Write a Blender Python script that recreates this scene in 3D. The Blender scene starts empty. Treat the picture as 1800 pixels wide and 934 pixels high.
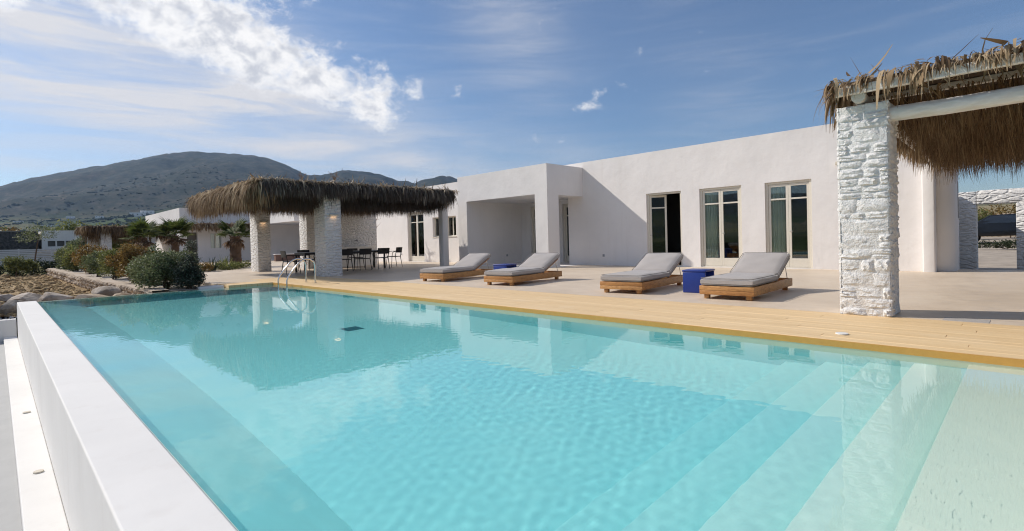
import bpy, bmesh, math, random
import numpy as np
from mathutils import Vector, Matrix
R = math.radians
sc = bpy.context.scene
col = sc.collection
rng = random.Random(7)
nr = np.random.default_rng(11)

# ------------------------------------------------------------------ camera
FPX, CY, YAW, PITCH, ROLL, EYE = 913.39, 433.6, .783, -.012, .026, 1.0
cd = bpy.data.cameras.new("camera"); cam = bpy.data.objects.new("camera", cd); col.objects.link(cam)
sc.camera = cam
cd.sensor_width = 36; cd.lens = 36*FPX/1800; cd.shift_y = (CY-467)/1800
cd.clip_start = .05; cd.clip_end = 20000
f = Vector((-math.cos(YAW), math.sin(YAW), 0)); r = Vector((math.sin(YAW), math.cos(YAW), 0)); u = Vector((0, 0, 1))
c_, s_ = math.cos(PITCH), math.sin(PITCH); f, u = c_*f+s_*u, c_*u-s_*f
c_, s_ = math.cos(ROLL), math.sin(ROLL); r, u = c_*r-s_*u, c_*u+s_*r
m = Matrix((r, u, -f)).transposed().to_4x4(); m.translation = (0, 0, EYE); cam.matrix_world = m
sc.render.resolution_x = 1024; sc.render.resolution_y = 531

# ------------------------------------------------------------------ light
SUN = Vector((-1, -.48, .82)).normalized()
ELEV = math.asin(SUN.z); ROT = math.atan2(SUN.x, SUN.y)
sl = bpy.data.lights.new("sun", 'SUN'); so = bpy.data.objects.new("sun", sl); col.objects.link(so)
sl.energy = 4.0; sl.angle = R(.5); sl.color = (1, .93, .835)
sl.cycles.is_caustics_light = True
so.rotation_euler = SUN.to_track_quat('Z', 'Y').to_euler()
sc.view_settings.view_transform = 'Standard'; sc.view_settings.look = 'None'
sc.view_settings.exposure = .10; sc.view_settings.gamma = 1
sc.cycles.max_bounces = 10; sc.cycles.transparent_max_bounces = 12; sc.cycles.volume_bounces = 0
sc.cycles.sample_clamp_indirect = 6; sc.cycles.filter_width = 1.1

# ------------------------------------------------------------------ node helpers
class NT:
    def __init__(s, tree): s.t = tree; s.n = tree.nodes; s.l = tree.links
    def new(s, t, **k):
        x = s.n.new(t)
        for a, b in k.items():
            if a.startswith('i_'):
                s.put(x.inputs[int(a[2:]) if a[2:].isdigit() else a[2:].replace('_', ' ')], b)
            else: setattr(x, a, b)
        return x
    def put(s, sock, v):
        if hasattr(v, 'is_output'): s.l.new(v, sock)
        else:
            if isinstance(v, tuple) and len(v) == 3 and sock.type == 'RGBA': v = (*v, 1)
            sock.default_value = v
    def math(s, op, a, b=0., c=0., clamp=False):
        x = s.n.new('ShaderNodeMath'); x.operation = op; x.use_clamp = clamp
        s.put(x.inputs[0], a); s.put(x.inputs[1], b); s.put(x.inputs[2], c); return x.outputs[0]
    def noise(s, vec, scale, detail=3, rough=.5, dist=0., dim='3D'):
        x = s.n.new('ShaderNodeTexNoise'); x.noise_dimensions = dim
        s.put(x.inputs['Vector'], vec); s.put(x.inputs['Scale'], scale); s.put(x.inputs['Detail'], detail)
        s.put(x.inputs['Roughness'], rough); s.put(x.inputs['Distortion'], dist); return x.outputs['Fac']
    def ramp(s, fac, stops):
        x = s.n.new('ShaderNodeValToRGB'); cr = x.color_ramp
        while len(cr.elements) < len(stops): cr.elements.new(.5)
        for e, (p, c) in zip(cr.elements, stops): e.position = p; e.color = (*c, 1) if len(c) == 3 else c
        s.put(x.inputs[0], fac); return x.outputs[0]
    def mix(s, fac, a, b, mode='MIX'):
        x = s.n.new('ShaderNodeMix'); x.data_type = 'RGBA'; x.blend_type = mode
        s.put(x.inputs[0], fac); s.put(x.inputs[6], a); s.put(x.inputs[7], b); return x.outputs[2]
    def smooth(s, v, a, b, lo=0., hi=1.):
        x = s.n.new('ShaderNodeMapRange'); x.interpolation_type = 'SMOOTHSTEP'
        s.put(x.inputs[0], v); s.put(x.inputs[1], a); s.put(x.inputs[2], b); s.put(x.inputs[3], lo); s.put(x.inputs[4], hi); return x.outputs[0]
    def mapping(s, vec, scale=(1, 1, 1), rot=(0, 0, 0), loc=(0, 0, 0)):
        x = s.n.new('ShaderNodeMapping'); s.put(x.inputs[0], vec); x.inputs['Scale'].default_value = scale
        x.inputs['Rotation'].default_value = rot; x.inputs['Location'].default_value = loc; return x.outputs[0]
def wpos(t):  # true position in the world, so relief runs on across separate pieces
    return t.new('ShaderNodeNewGeometry').outputs['Position']
def opos(t): return t.new('ShaderNodeTexCoord').outputs['Object']
def orand(t): return t.new('ShaderNodeObjectInfo').outputs['Random']
def mat(name, fn):
    M = bpy.data.materials.new(name); M.use_nodes = True; t = NT(M.node_tree)
    b = M.node_tree.nodes['Principled BSDF']; fn(t, b); return M
def bump(t, b, h, strength=.5, dist=.02):
    x = t.new('ShaderNodeBump'); x.inputs['Strength'].default_value = strength; x.inputs['Distance'].default_value = dist
    t.put(x.inputs['Height'], h); t.l.new(x.outputs[0], b.inputs['Normal']); return x
def setp(t, b, color=None, rough=None, **k):
    if color is not None: t.put(b.inputs['Base Color'], color)
    if rough is not None: t.put(b.inputs['Roughness'], rough)
    for a, v in k.items(): t.put(b.inputs[a.replace('_', ' ')], v)

# ------------------------------------------------------------------ sky
W = bpy.data.worlds.new("World"); sc.world = W; W.use_nodes = True
t = NT(W.node_tree); bg = W.node_tree.nodes['Background']
sky = t.new('ShaderNodeTexSky'); sky.sky_type = 'NISHITA'; sky.sun_disc = False
sky.sun_elevation = ELEV; sky.sun_rotation = ROT; sky.air_density = 1.0; sky.dust_density = .4; sky.ozone_density = 3.0
dirn = t.new('ShaderNodeTexCoord').outputs['Generated']
sep = t.new('ShaderNodeSeparateXYZ'); t.l.new(dirn, sep.inputs[0])
dx, dy, dz = sep.outputs
az = t.math('MULTIPLY', t.math('ARCTAN2', dy, t.math('MULTIPLY', dx, -1.)), 57.2958)      # 0 = along -X, 90 = along +Y
el = t.math('MULTIPLY', t.math('ARCSINE', dz), 57.2958)
zz = t.math('ADD', t.math('MAXIMUM', dz, 0.), .12)
px = t.math('DIVIDE', dx, zz); py = t.math('DIVIDE', dy, zz)
plane = t.new('ShaderNodeCombineXYZ', i_0=px, i_1=py, i_2=0.).outputs[0]
def gauss(a, e, ra, re, w, rot=0.):
    ca, sa = math.cos(R(rot)), math.sin(R(rot))
    A = t.math('SUBTRACT', az, a); E = t.math('SUBTRACT', el, e)
    X = t.math('ADD', t.math('MULTIPLY', A, ca/ra), t.math('MULTIPLY', E, sa/ra))
    Y = t.math('ADD', t.math('MULTIPLY', A, -sa/re), t.math('MULTIPLY', E, ca/re))
    q = t.math('ADD', t.math('MULTIPLY', X, X), t.math('MULTIPLY', Y, Y))
    return t.math('MULTIPLY', t.math('POWER', 2.71828, t.math('MULTIPLY', q, -1.)), w)
def total(gs):
    x = gs[0]
    for g in gs[1:]: x = t.math('ADD', x, g)
    return x
angv = t.new('ShaderNodeCombineXYZ', i_0=az, i_1=t.math('MULTIPLY', el, 1.35), i_2=0.).outputs[0]
cum = total([gauss(14.5, 22.6, 6.5, 3.2, .8, 0), gauss(8.5, 21.2, 4.5, 2.2, .55, 0), gauss(17, 19.2, 5.5, 2.8, .8, -14), gauss(22.5, 17.8, 5.5, 2.6, .75, -14), gauss(28, 16.0, 4.2, 2.4, .8, -12), gauss(31.6, 15.6, 2.2, 1.9, .55, 0), gauss(30.2, 13.2, 2.4, 1.5, .7, -20), gauss(13, 18.6, 4.5, 1.6, .45, -16), gauss(20, 15.8, 4.5, 1.5, .42, -16),
             gauss(-1, 20.0, 5, 2.2, .8, 0), gauss(35.2, 16.6, 1.1, 1.3, .78), gauss(53.6, 13.9, 2.4, .75, .84), gauss(22, 24.9, 1.5, .5, .6), gauss(-30, 24, 16, 4, .6, 10), gauss(150, 22, 14, 4, .5), gauss(-110, 18, 20, 5, .6)])
n1 = t.noise(angv, .30, 10, .68, .2)
dens = t.math('ADD', cum, t.math('MULTIPLY', t.math('SUBTRACT', n1, .5), 2.9))
cmask = t.smooth(dens, .31, 1.15)
n1s = t.noise(t.new('ShaderNodeVectorMath', operation='ADD', i_0=angv, i_1=(-1.1, 1.3, 0.)).outputs[0], .42, 5, .6, .25)
thick = t.smooth(t.math('ADD', dens, t.math('MULTIPLY', t.math('SUBTRACT', n1s, .5), 3.6)), .75, 1.9)
ccol = t.mix(thick, (9.3, 9.1, 8.9), (5.6, 5.7, 6.1))
# cirrus veil: long streaks, thick towards the sun, raised overhead, out of view, as fill
st = t.mapping(angv, (.055, .34, 1), (0, 0, R(13)))
n2 = t.noise(st, 1.0, 8, .62, .55)
n3 = t.noise(t.mapping(plane, (.8, .8, 1)), 1.1, 4, .5, .3)
veil = total([gauss(8, 13, 26, 4.6, .95, -10), gauss(17, 17.5, 13, 3.6, .78, -14), gauss(2, 19.5, 7, 3.5, .4, 0), gauss(30, 9.5, 16, 3.0, .55, -14), gauss(2, 7.4, 16, 1.1, .42, -6), gauss(46, 22, 5, 8, .34, 30), gauss(50, 9.5, 9, 2.2, .22, -12), gauss(66, 13.5, 7, 5, .12, -30), gauss(-45, 16, 36, 11, .6), gauss(-150, 16, 60, 11, .5), gauss(0, 60, 400, 26, .42)])
streak = t.math('MULTIPLY', veil, t.smooth(n2, .28, .68, .35, 1.25))
vmask = t.math('MULTIPLY', t.math('ADD', streak, t.math('MULTIPLY', t.smooth(t.math('ADD', n2, t.math('MULTIPLY', n3, .3)), .62, .9), .12)), .8, clamp=True)
skyc = t.mix(vmask, t.mix(1., sky.outputs[0], (.80, .87, .95), 'MULTIPLY'), (6.9, 6.75, 6.8))
skyc = t.mix(cmask, skyc, ccol)
t.l.new(skyc, bg.inputs[0]); bg.inputs[1].default_value = .105

# ------------------------------------------------------------------ materials
def m_plaster(name, base, amp=.5, dirt=.06):
    def fn(t, b):
        p = wpos(t)
        a = t.noise(p, .9, 4, .55); c = t.noise(p, 5, 4, .5); d = t.noise(p, 60, 3, .5)
        lo = tuple(x*(1-dirt) for x in base)
        st_ = t.noise(t.mapping(p, (3.5, 3.5, .22)), 1.6, 5, .65)
        cl_ = t.mix(t.smooth(a, .3, .7), lo, base)
        setp(t, b, t.mix(t.smooth(st_, .52, .74, 0., .16), cl_, (.60, .55, .50)), .85)
        h = t.math('ADD', t.math('MULTIPLY', a, 1.0), t.math('ADD', t.math('MULTIPLY', c, .13), t.math('MULTIPLY', d, .012)))
        bump(t, b, h, amp, .12)
    return mat(name, fn)
PLASTER = m_plaster("white_plaster", (.835, .80, .775), .30)
PLASTER_COOL = m_plaster("white_plaster_smooth", (.80, .782, .75), .12, .06)
def fn(t, b):
    p = wpos(t)
    v = t.new('ShaderNodeTexVoronoi', i_Scale=1.0); t.put(v.inputs['Vector'], t.mapping(p, (4.0, 4.0, 9.5)))
    v.feature = 'DISTANCE_TO_EDGE'
    e = t.smooth(v.outputs['Distance'], 0., .22); c = t.noise(p, 22, 5, .6); d = t.noise(p, 5, 3, .6)
    setp(t, b, t.mix(d, (.71, .69, .665), (.80, .79, .775)), .9)
    bump(t, b, t.math('ADD', e, t.math('MULTIPLY', c, .9)), .75, .035)
WHITE_STONE = mat("whitewashed_rubble", fn)
def fn(t, b):
    p = wpos(t); c = t.noise(p, 26, 6, .65); d = t.noise(p, 7, 3, .5)
    setp(t, b, t.mix(c, (.74, .72, .70), (.82, .81, .80)), .85)
    bump(t, b, t.math('ADD', c, t.math('MULTIPLY', d, .8)), .85, .035)
STONE_PAINT = mat("whitewashed_stone", fn)
def fn(t, b):
    p = wpos(t); a = t.noise(p, .55, 6, .6, .4); c = t.noise(p, 4, 6, .6); s = t.noise(t.mapping(p, (1, 6, 1)), 2.2, 5, .6)
    k = t.math('ADD', t.math('MULTIPLY', a, .5), t.math('ADD', t.math('MULTIPLY', c, .2), t.math('MULTIPLY', s, .3)))
    k = t.math('ADD', k, t.math('MULTIPLY', t.math('SUBTRACT', t.noise(p, .23, 7, .7, 1.2), .5), .35))
    setp(t, b, t.ramp(k, [(.32, (.55, .44, .325)), (.5, (.66, .545, .42)), (.68, (.75, .64, .505))]), t.smooth(c, .3, .7, .42, .6), Specular_IOR_Level=.45)
    bump(t, b, t.math('ADD', c, t.noise(p, 40, 3, .5)), .08, .01)
CONCRETE = mat("trowelled_cement", fn)
def fn(t, b):
    p = wpos(t); rn = orand(t); g = t.noise(t.mapping(p, (1.2, 26, 26)), 2.6, 6, .62, .3); q = t.noise(p, 1.1, 3, .5)
    base = t.ramp(rn, [(0, (.785, .565, .305)), (.5, (.81, .59, .325)), (1, (.84, .62, .35))])
    colr = t.mix(t.smooth(g, .3, .75, 0., .4), base, (.62, .40, .19)); colr = t.mix(t.smooth(q, .55, .8, 0., .35), colr, (.84, .68, .46))
    setp(t, b, colr, .55); bump(t, b, g, .25, .004)
BOARD = mat("pale_deck_timber", fn)
def fn(t, b):
    p = opos(t); rn = orand(t); g = t.noise(t.mapping(p, (3, 3, 14)), 3.0, 6, .6, .9); g2 = t.noise(t.mapping(p, (2, 2, 20)), 7, 4, .6)
    base = t.ramp(rn, [(0, (.46, .215, .062)), (.5, (.54, .27, .085)), (1, (.60, .33, .12))])
    setp(t, b, t.mix(t.smooth(g, .35, .7, 0., .75), base, (.26, .10, .03)), .5); bump(t, b, g2, .25, .004)
TEAK = mat("oiled_teak", fn)
def fn(t, b):
    p = opos(t); a = t.noise(p, 260, 2, .5); c = t.noise(p, 3.5, 4, .5)
    setp(t, b, t.mix(a, (.33, .30, .28), (.46, .42, .395)), .95, Sheen_Weight=.25)
    bump(t, b, t.math('ADD', t.math('MULTIPLY', a, .15), c), .35, .02)
FABRIC = mat("grey_fabric", fn)
def plain(name, colr, rough=.5, metal=0., bs=0., sc_=20, **k):
    def fn(t, b):
        p = opos(t); a = t.noise(p, sc_, 4, .6)
        setp(t, b, t.mix(a, tuple(x*.86 for x in colr), tuple(min(1, x*1.1) for x in colr)), rough, Metallic=metal, **k)
        if bs: bump(t, b, a, bs, .01)
    return mat(name, fn)
BLACK = plain("black_resin", (.012, .012, .013), .45)
STEEL = plain("polished_steel", (.72, .71, .69), .16, 1.)
BLUE = plain("glazed_blue", (.014, .04, .25), .38, bs=.3, sc_=9)
DOORPAINT = plain("cream_door_paint", (.74, .69, .59), .5, bs=.05)
DARKPAINT = plain("dark_frame_paint", (.11, .10, .09), .5)
ROOM_SHADE = plain("painted_room_shade", (.035, .032, .03), .9)  # near-black, puts the shade of the rooms into their colour
CURTAIN = plain("pale_curtain", (.86, .87, .80), .9, bs=.3, sc_=6)
BEIGE = plain("beige_fitting", (.62, .56, .46), .6)
GREY_FIT = plain("grey_fitting", (.34, .34, .35), .5)
REDBROWN = plain("red_brown_plinth", (.19, .115, .09), .9, bs=.4)
def fn(t, b):
    t.n.remove(b); o = t.n['Material Output']
    fr = t.new('ShaderNodeFresnel', i_IOR=1.6); gl = t.new('ShaderNodeBsdfGlossy', i_Roughness=.015); tr = t.new('ShaderNodeBsdfTransparent')
    t.put(tr.inputs[0], (.88, .92, .89)); t.put(gl.inputs[0], (.95, .98, 1.))
    mx = t.new('ShaderNodeMixShader'); t.put(mx.inputs[0], t.math('ADD', fr.outputs[0], .03)); t.l.new(tr.outputs[0], mx.inputs[1]); t.l.new(gl.outputs[0], mx.inputs[2])
    t.l.new(mx.outputs[0], o.inputs[0])
GLASS = mat("window_glass", fn)
def fn(t, b):
    t.n.remove(b); o = t.n['Material Output']
    gl = t.new('ShaderNodeBsdfGlass', i_Roughness=0., i_IOR=1.333); t.put(gl.inputs[0], (.95, .99, .995)); t.l.new(gl.outputs[0], o.inputs[0])
WATER = mat("pool_water", fn)
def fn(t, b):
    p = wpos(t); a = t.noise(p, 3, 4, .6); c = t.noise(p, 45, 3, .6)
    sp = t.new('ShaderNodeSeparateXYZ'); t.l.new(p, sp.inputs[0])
    tile = t.ramp(t.smooth(sp.outputs[2], -1.2, -.15), [(0, (.28, .70, .72)), (.18, (.30, .71, .72)), (.5, (.37, .73, .72)), (.8, (.54, .76, .71)), (1, (.78, .80, .69))])  # colour shifts with depth, standing in for light the water absorbs
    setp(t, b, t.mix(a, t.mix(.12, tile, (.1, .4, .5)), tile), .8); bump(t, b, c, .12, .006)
POOL_LINING = mat("depth_tinted_lining", fn)
def m_leaf(name, stops, rough=.6, trans=.38):
    def fn(t, b):
        at = t.new('ShaderNodeAttribute'); at.attribute_name = 'tone'
        cl = t.ramp(at.outputs['Fac'], stops); setp(t, b, cl, rough)
        if trans:
            o = t.n['Material Output']; tl = t.new('ShaderNodeBsdfTranslucent'); t.l.new(cl, tl.inputs[0])
            mx = t.new('ShaderNodeMixShader', i_0=trans); t.l.new(b.outputs[0], mx.inputs[1]); t.l.new(tl.outputs[0], mx.inputs[2]); t.l.new(mx.outputs[0], o.inputs[0])
    return mat(name, fn)
THATCH = m_leaf("dry_palm_thatch", [(0, (.05, .03, .016)), (.35, (.16, .098, .05)), (.7, (.31, .21, .115)), (1, (.54, .42, .27))], .85, .2)
THATCH_GREY = m_leaf("shade_grey_thatch", [(0, (.04, .03, .024)), (.4, (.095, .075, .06)), (.75, (.17, .15, .125)), (1, (.42, .36, .28))], .85, .12)  # darker, greyer copy of the thatch colours, painting its shaded side
FROND_TOP = m_leaf("folded_palm_leaf", [(0, (.09, .055, .03)), (.4, (.26, .18, .10)), (.8, (.46, .35, .225)), (1, (.60, .50, .37))], .7, .15)
LEAF_OLIVE = m_leaf("olive_green_leaf", [(0, (.04, .055, .02)), (.4, (.13, .16, .065)), (.8, (.25, .275, .14)), (1, (.46, .46, .36))])
LEAF_DARK = m_leaf("dark_grey_green_leaf", [(0, (.016, .024, .016)), (.5, (.055, .07, .045)), (.88, (.12, .14, .10)), (1, (.34, .35, .31))])
LEAF_RUST = m_leaf("russet_leaf", [(0, (.08, .05, .015)), (.45, (.23, .14, .035)), (.8, (.33, .235, .075)), (1, (.42, .34, .18))])
LEAF_YG = m_leaf("yellow_green_leaf", [(0, (.06, .075, .02)), (.5, (.17, .19, .05)), (1, (.32, .32, .13))])
LEAF_HEDGE = m_leaf("hedge_leaf", [(0, (.012, .022, .009)), (.6, (.035, .055, .02)), (1, (.10, .11, .045))])
PALM_GREEN = m_leaf("palm_green", [(0, (.03, .05, .012)), (.6, (.075, .105, .022)), (1, (.16, .18, .05))], .75)
PALM_DEAD = m_leaf("palm_dead_leaf", [(0, (.07, .035, .02)), (.6, (.20, .115, .06)), (1, (.42, .32, .21))], .8)
BARK = plain("fibrous_bark", (.13, .08, .05), .95, bs=1., sc_=30)
TWIG = plain("bare_twig", (.24, .17, .12), .9)
def fn(t, b):
    p = wpos(t); a = t.noise(p, 1.2, 6, .65); c = t.noise(p, 16, 5, .65); g = t.noise(t.mapping(p, (3, 9, 1)), 5, 4, .6)
    cl = t.ramp(a, [(.36, (.17, .095, .045)), (.5, (.36, .235, .12)), (.64, (.52, .38, .21))])
    setp(t, b, t.mix(t.smooth(g, .45, .62, 0., .8), cl, (.55, .42, .21)), 1.); bump(t, b, t.math('ADD', c, g), .9, .06)
SOIL = mat("brown_soil", fn)
def fn(t, b):
    p = wpos(t); a = t.noise(p, 2.5, 6, .6); c = t.noise(p, 30, 5, .6)
    setp(t, b, t.ramp(a, [(.3, (.30, .25, .20)), (.7, (.47, .40, .32))]), .95); bump(t, b, c, .6, .02)
DIRT = mat("pale_dirt", fn)
def fn(t, b):
    p = wpos(t); c = t.noise(t.mapping(p, (1.5, 6, 6)), 3.2, 6, .62); d = t.noise(p, 30, 4, .6)
    setp(t, b, t.mix(t.smooth(c, .35, .7), (.70, .67, .62), (.82, .80, .77)), .85); bump(t, b, t.math('ADD', c, t.math('MULTIPLY', d, .25)), .6, .03)
LOGM = mat("whitewashed_log", fn)
def m_rock(name, lo, hi):
    def fn(t, b):
        p = wpos(t); a = t.noise(p, 3.2, 6, .6, .5); c = t.noise(p, 18, 6, .65)
        setp(t, b, t.mix(t.smooth(a, .35, .65), lo, hi), .9); bump(t, b, t.math('ADD', a, t.math('MULTIPLY', c, .5)), .9, .06)
    return mat(name, fn)
ROCK = m_rock("field_rock", (.26, .18, .11), (.56, .45, .33)); RUBBLE = m_rock("beige_rubble", (.27, .20, .14), (.60, .48, .36))
MARBLE = m_rock("pale_rock", (.27, .22, .175), (.55, .48, .41)); DARKSTONE = m_rock("dark_far_stone", (.035, .035, .035), (.10, .095, .09))
def fn(t, b):
    p = wpos(t); a = t.noise(p, .004, 8, .62, .5); c = t.noise(p, .035, 8, .68); s = t.noise(p, .25, 4, .7)
    v = t.new('ShaderNodeTexVoronoi', i_Scale=.009); t.put(v.inputs['Vector'], t.mapping(p, (1, .55, .3), (0, 0, .4)))
    sp = t.new('ShaderNodeSeparateXYZ'); t.l.new(p, sp.inputs[0])
    scrub = t.ramp(t.math('ADD', t.math('MULTIPLY', c, .6), t.math('MULTIPLY', a, .4)), [(.38, (.008, .014, .010)), (.46, (.026, .036, .024)), (.54, (.052, .052, .036)), (.60, (.085, .075, .055)), (.68, (.17, .145, .11))])
    spr = t.new('ShaderNodeSeparateColor'); t.l.new(v.outputs['Color'], spr.inputs[0])
    field = t.ramp(spr.outputs[0], [(0, (.03, .05, .018)), (.3, (.09, .13, .04)), (.5, (.05, .06, .028)), (.68, (.30, .27, .12)), (.85, (.07, .10, .035)), (1, (.34, .27, .16))])
    field = t.mix(t.smooth(s, .52, .62, 0., .85), field, (.022, .032, .014))
    k = t.smooth(t.math('ADD', sp.outputs[2], t.math('MULTIPLY', a, 90.)), 85., 150.)
    setp(t, b, t.mix(k, field, scrub), 1., Specular_IOR_Level=.1)
    bump(t, b, c, .5, 14.)
HILL = mat("scrubby_hillside", fn)

# ------------------------------------------------------------------ object helpers
def tag(o, label=None, cat=None, group=None, kind=None):
    if label: o['label'] = label
    if cat: o['category'] = cat
    if group: o['group'] = group
    if kind: o['kind'] = kind
    return o
def link(name, me, parent=None, mt=None):
    if mt is not None and not me.materials: me.materials.append(mt)
    o = bpy.data.objects.new(name, me); col.objects.link(o)
    if parent is not None: o.parent = parent
    return o
def empty(name, loc=(0, 0, 0), rz=0.):
    o = bpy.data.objects.new(name, None); col.objects.link(o); o.location = loc; o.rotation_euler = (0, 0, rz); o.empty_display_size = .2; return o
class MB:
    def __init__(s): s.v = []; s.f = []
    def add(s, v, fc): n = len(s.v); s.v += [tuple(x) for x in v]; s.f += [tuple(i+n for i in q) for q in fc]; return s
    def box(s, x0, x1, y0, y1, z0, z1):
        return s.add([(x, y, z) for z in (z0, z1) for y in (y0, y1) for x in (x0, x1)], [(0, 2, 3, 1), (4, 5, 7, 6), (0, 1, 5, 4), (2, 6, 7, 3), (0, 4, 6, 2), (1, 3, 7, 5)])
    def tube(s, pts, rad, n=8, caps=True):
        pts = [Vector(p) for p in pts]; rads = rad if isinstance(rad, (list, tuple)) else [rad]*len(pts); vs = []
        up = Vector((0, 0, 1)); prev = None
        for i, p in enumerate(pts):
            d = (pts[min(i+1, len(pts)-1)]-pts[max(i-1, 0)]).normalized()
            if prev is None: a = d.cross(up if abs(d.z) < .95 else Vector((1, 0, 0))).normalized()
            else: a = (prev-d*prev.dot(d)).normalized()
            prev = a; b = d.cross(a)
            vs += [p+rads[i]*(a*math.cos(6.28318*k/n)+b*math.sin(6.28318*k/n)) for k in range(n)]
        fs = [(i*n+k, i*n+(k+1) % n, (i+1)*n+(k+1) % n, (i+1)*n+k) for i in range(len(pts)-1) for k in range(n)]
        if caps: fs += [tuple(range(n))[::-1], tuple((len(pts)-1)*n+k for k in range(n))]
        return s.add(vs, fs)
    def mesh(s, name, mt, bevel=0., seg=2, smooth=False):
        me = bpy.data.meshes.new(name); me.from_pydata(s.v, [], s.f)
        if bevel:
            bm = bmesh.new(); bm.from_mesh(me)
            bmesh.ops.bevel(bm, geom=[e for e in bm.edges if e.is_manifold and e.calc_face_angle(0) > .5], offset=bevel, segments=seg, affect='EDGES', profile=.5, clamp_overlap=True)
            bm.to_mesh(me); bm.free()
        me.materials.append(mt)
        if smooth or bevel:
            for p in me.polygons: p.use_smooth = True
            if bevel or smooth: me.set_sharp_from_angle(angle=R(40))
        me.update(); return me
    def obj(s, name, mt, parent=None, bevel=0., seg=2, smooth=False): return link(name, s.mesh(name, mt, bevel, seg, smooth), parent)
def B(name, x0, x1, y0, y1, z0, z1, mt, parent=None, bevel=0., seg=2): return MB().box(x0, x1, y0, y1, z0, z1).obj(name, mt, parent, bevel, seg)
def struct(o): o['kind'] = 'structure'; return o
def boolean(o, cutters):
    cs = []
    for k, q in enumerate(cutters):
        c = q if not isinstance(q, tuple) else link('cut', MB().box(*q).mesh('cut', PLASTER))
        cs.append(c); md = o.modifiers.new('b%d' % k, 'BOOLEAN'); md.object = c; md.operation = 'DIFFERENCE'; md.solver = 'EXACT'
    bpy.context.view_layer.update(); dg = bpy.context.evaluated_depsgraph_get()
    me = bpy.data.meshes.new_from_object(o.evaluated_get(dg)); o.modifiers.clear(); o.data = me
    for c in cs: bpy.data.objects.remove(c)
    return o
def soften(o, w=.05, seg=3, ang=35):
    md = o.modifiers.new('bevel', 'BEVEL'); md.width = w; md.segments = seg; md.limit_method = 'ANGLE'; md.angle_limit = R(ang); md.harden_normals = True
    for p in o.data.polygons: p.use_smooth = True
    return o
def npmesh(name, V, F, mt, tone=None, parent=None, smooth=False):
    me = bpy.data.meshes.new(name); k = F.shape[1]
    me.vertices.add(len(V)); me.vertices.foreach_set('co', V.astype(np.float32).ravel())
    me.loops.add(F.size); me.loops.foreach_set('vertex_index', F.astype(np.int32).ravel())
    me.polygons.add(len(F)); me.polygons.foreach_set('loop_start', np.arange(0, F.size, k, dtype=np.int32))
    me.update(calc_edges=True)
    if tone is not None:
        a = me.attributes.new('tone', 'FLOAT', 'POINT'); a.data.foreach_set('value', tone.astype(np.float32))
    if smooth: me.polygons.foreach_set('use_smooth', np.ones(len(F), bool))
    me.materials.append(mt); return link(name, me, parent)
def rock_mesh(name, mt, seed, sub=3, rough=.28, flat=.7):
    rr = random.Random(seed); bm = bmesh.new(); bmesh.ops.create_icosphere(bm, subdivisions=sub, radius=1)
    dirs = [(Vector((rr.gauss(0, 1), rr.gauss(0, 1), rr.gauss(0, 1))).normalized(), rr.uniform(.48, .86)) for _ in range(17)]
    for v in bm.verts:
        for d, h in dirs:
            q = v.co.dot(d)
            if q > h: v.co -= d*(q-h)*.92
        v.co *= 1+rr.uniform(-.02, .02); v.co.z *= flat
    me = bpy.data.meshes.new(name); bm.to_mesh(me); bm.free(); me.materials.append(mt)
    for p in me.polygons: p.use_smooth = True
    me.set_sharp_from_angle(angle=R(28)); return me
def strands(P, D, L, Wd, droop, seg=3, curl=.15):
    """ribbons that leave P along D and bend down; returns verts, quads"""
    N = len(P); D = D/np.linalg.norm(D, axis=1, keepdims=True); side = np.cross(D, np.array([0, 0, 1.])); nn = np.linalg.norm(side, axis=1, keepdims=True)
    rs = nr.normal(size=(N, 3)); rs[:, 2] *= .2; side = np.where(nn > .15, side/np.maximum(nn, 1e-6), rs/np.linalg.norm(rs, axis=1, keepdims=True))
    ang = nr.uniform(-1, 1, (N, 1)); side = side+ang*np.cross(side, D)*.8; side /= np.linalg.norm(side, axis=1, keepdims=True)
    V = np.zeros((N, seg+1, 2, 3)); cur = P.copy(); d = D.copy(); wob = nr.normal(size=(N, 3))*curl
    for i in range(seg+1):
        w = Wd*(1-.85*(i/seg)**1.5)
        V[:, i, 0] = cur-side*w[:, None]/2; V[:, i, 1] = cur+side*w[:, None]/2
        d = d+np.array([0, 0, -1.])*droop[:, None]/seg+wob/seg; d /= np.linalg.norm(d, axis=1, keepdims=True)
        cur = cur+d*(L/seg)[:, None]
    b = (np.arange(N)*(seg+1)*2)[:, None]
    F = np.concatenate([b+np.array([[2*i, 2*i+1, 2*i+3, 2*i+2]]) for i in range(seg)], 0)
    return V.reshape(-1, 3), F, seg
def strand_obj(name, sets, mt, parent):
    Vs, Fs, Ts, n = [], [], [], 0
    for (P, D, L, Wd, droop, tone, seg, curl) in sets:
        V, F, s = strands(P, D, L, Wd, droop, seg, curl); Vs.append(V); Fs.append(F+n); n += len(V); Ts.append(np.repeat(tone, (seg+1)*2))
    o = npmesh(name, np.concatenate(Vs), np.concatenate(Fs), mt, np.concatenate(Ts), parent)
    o['kind'] = 'stuff'; return o
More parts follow.
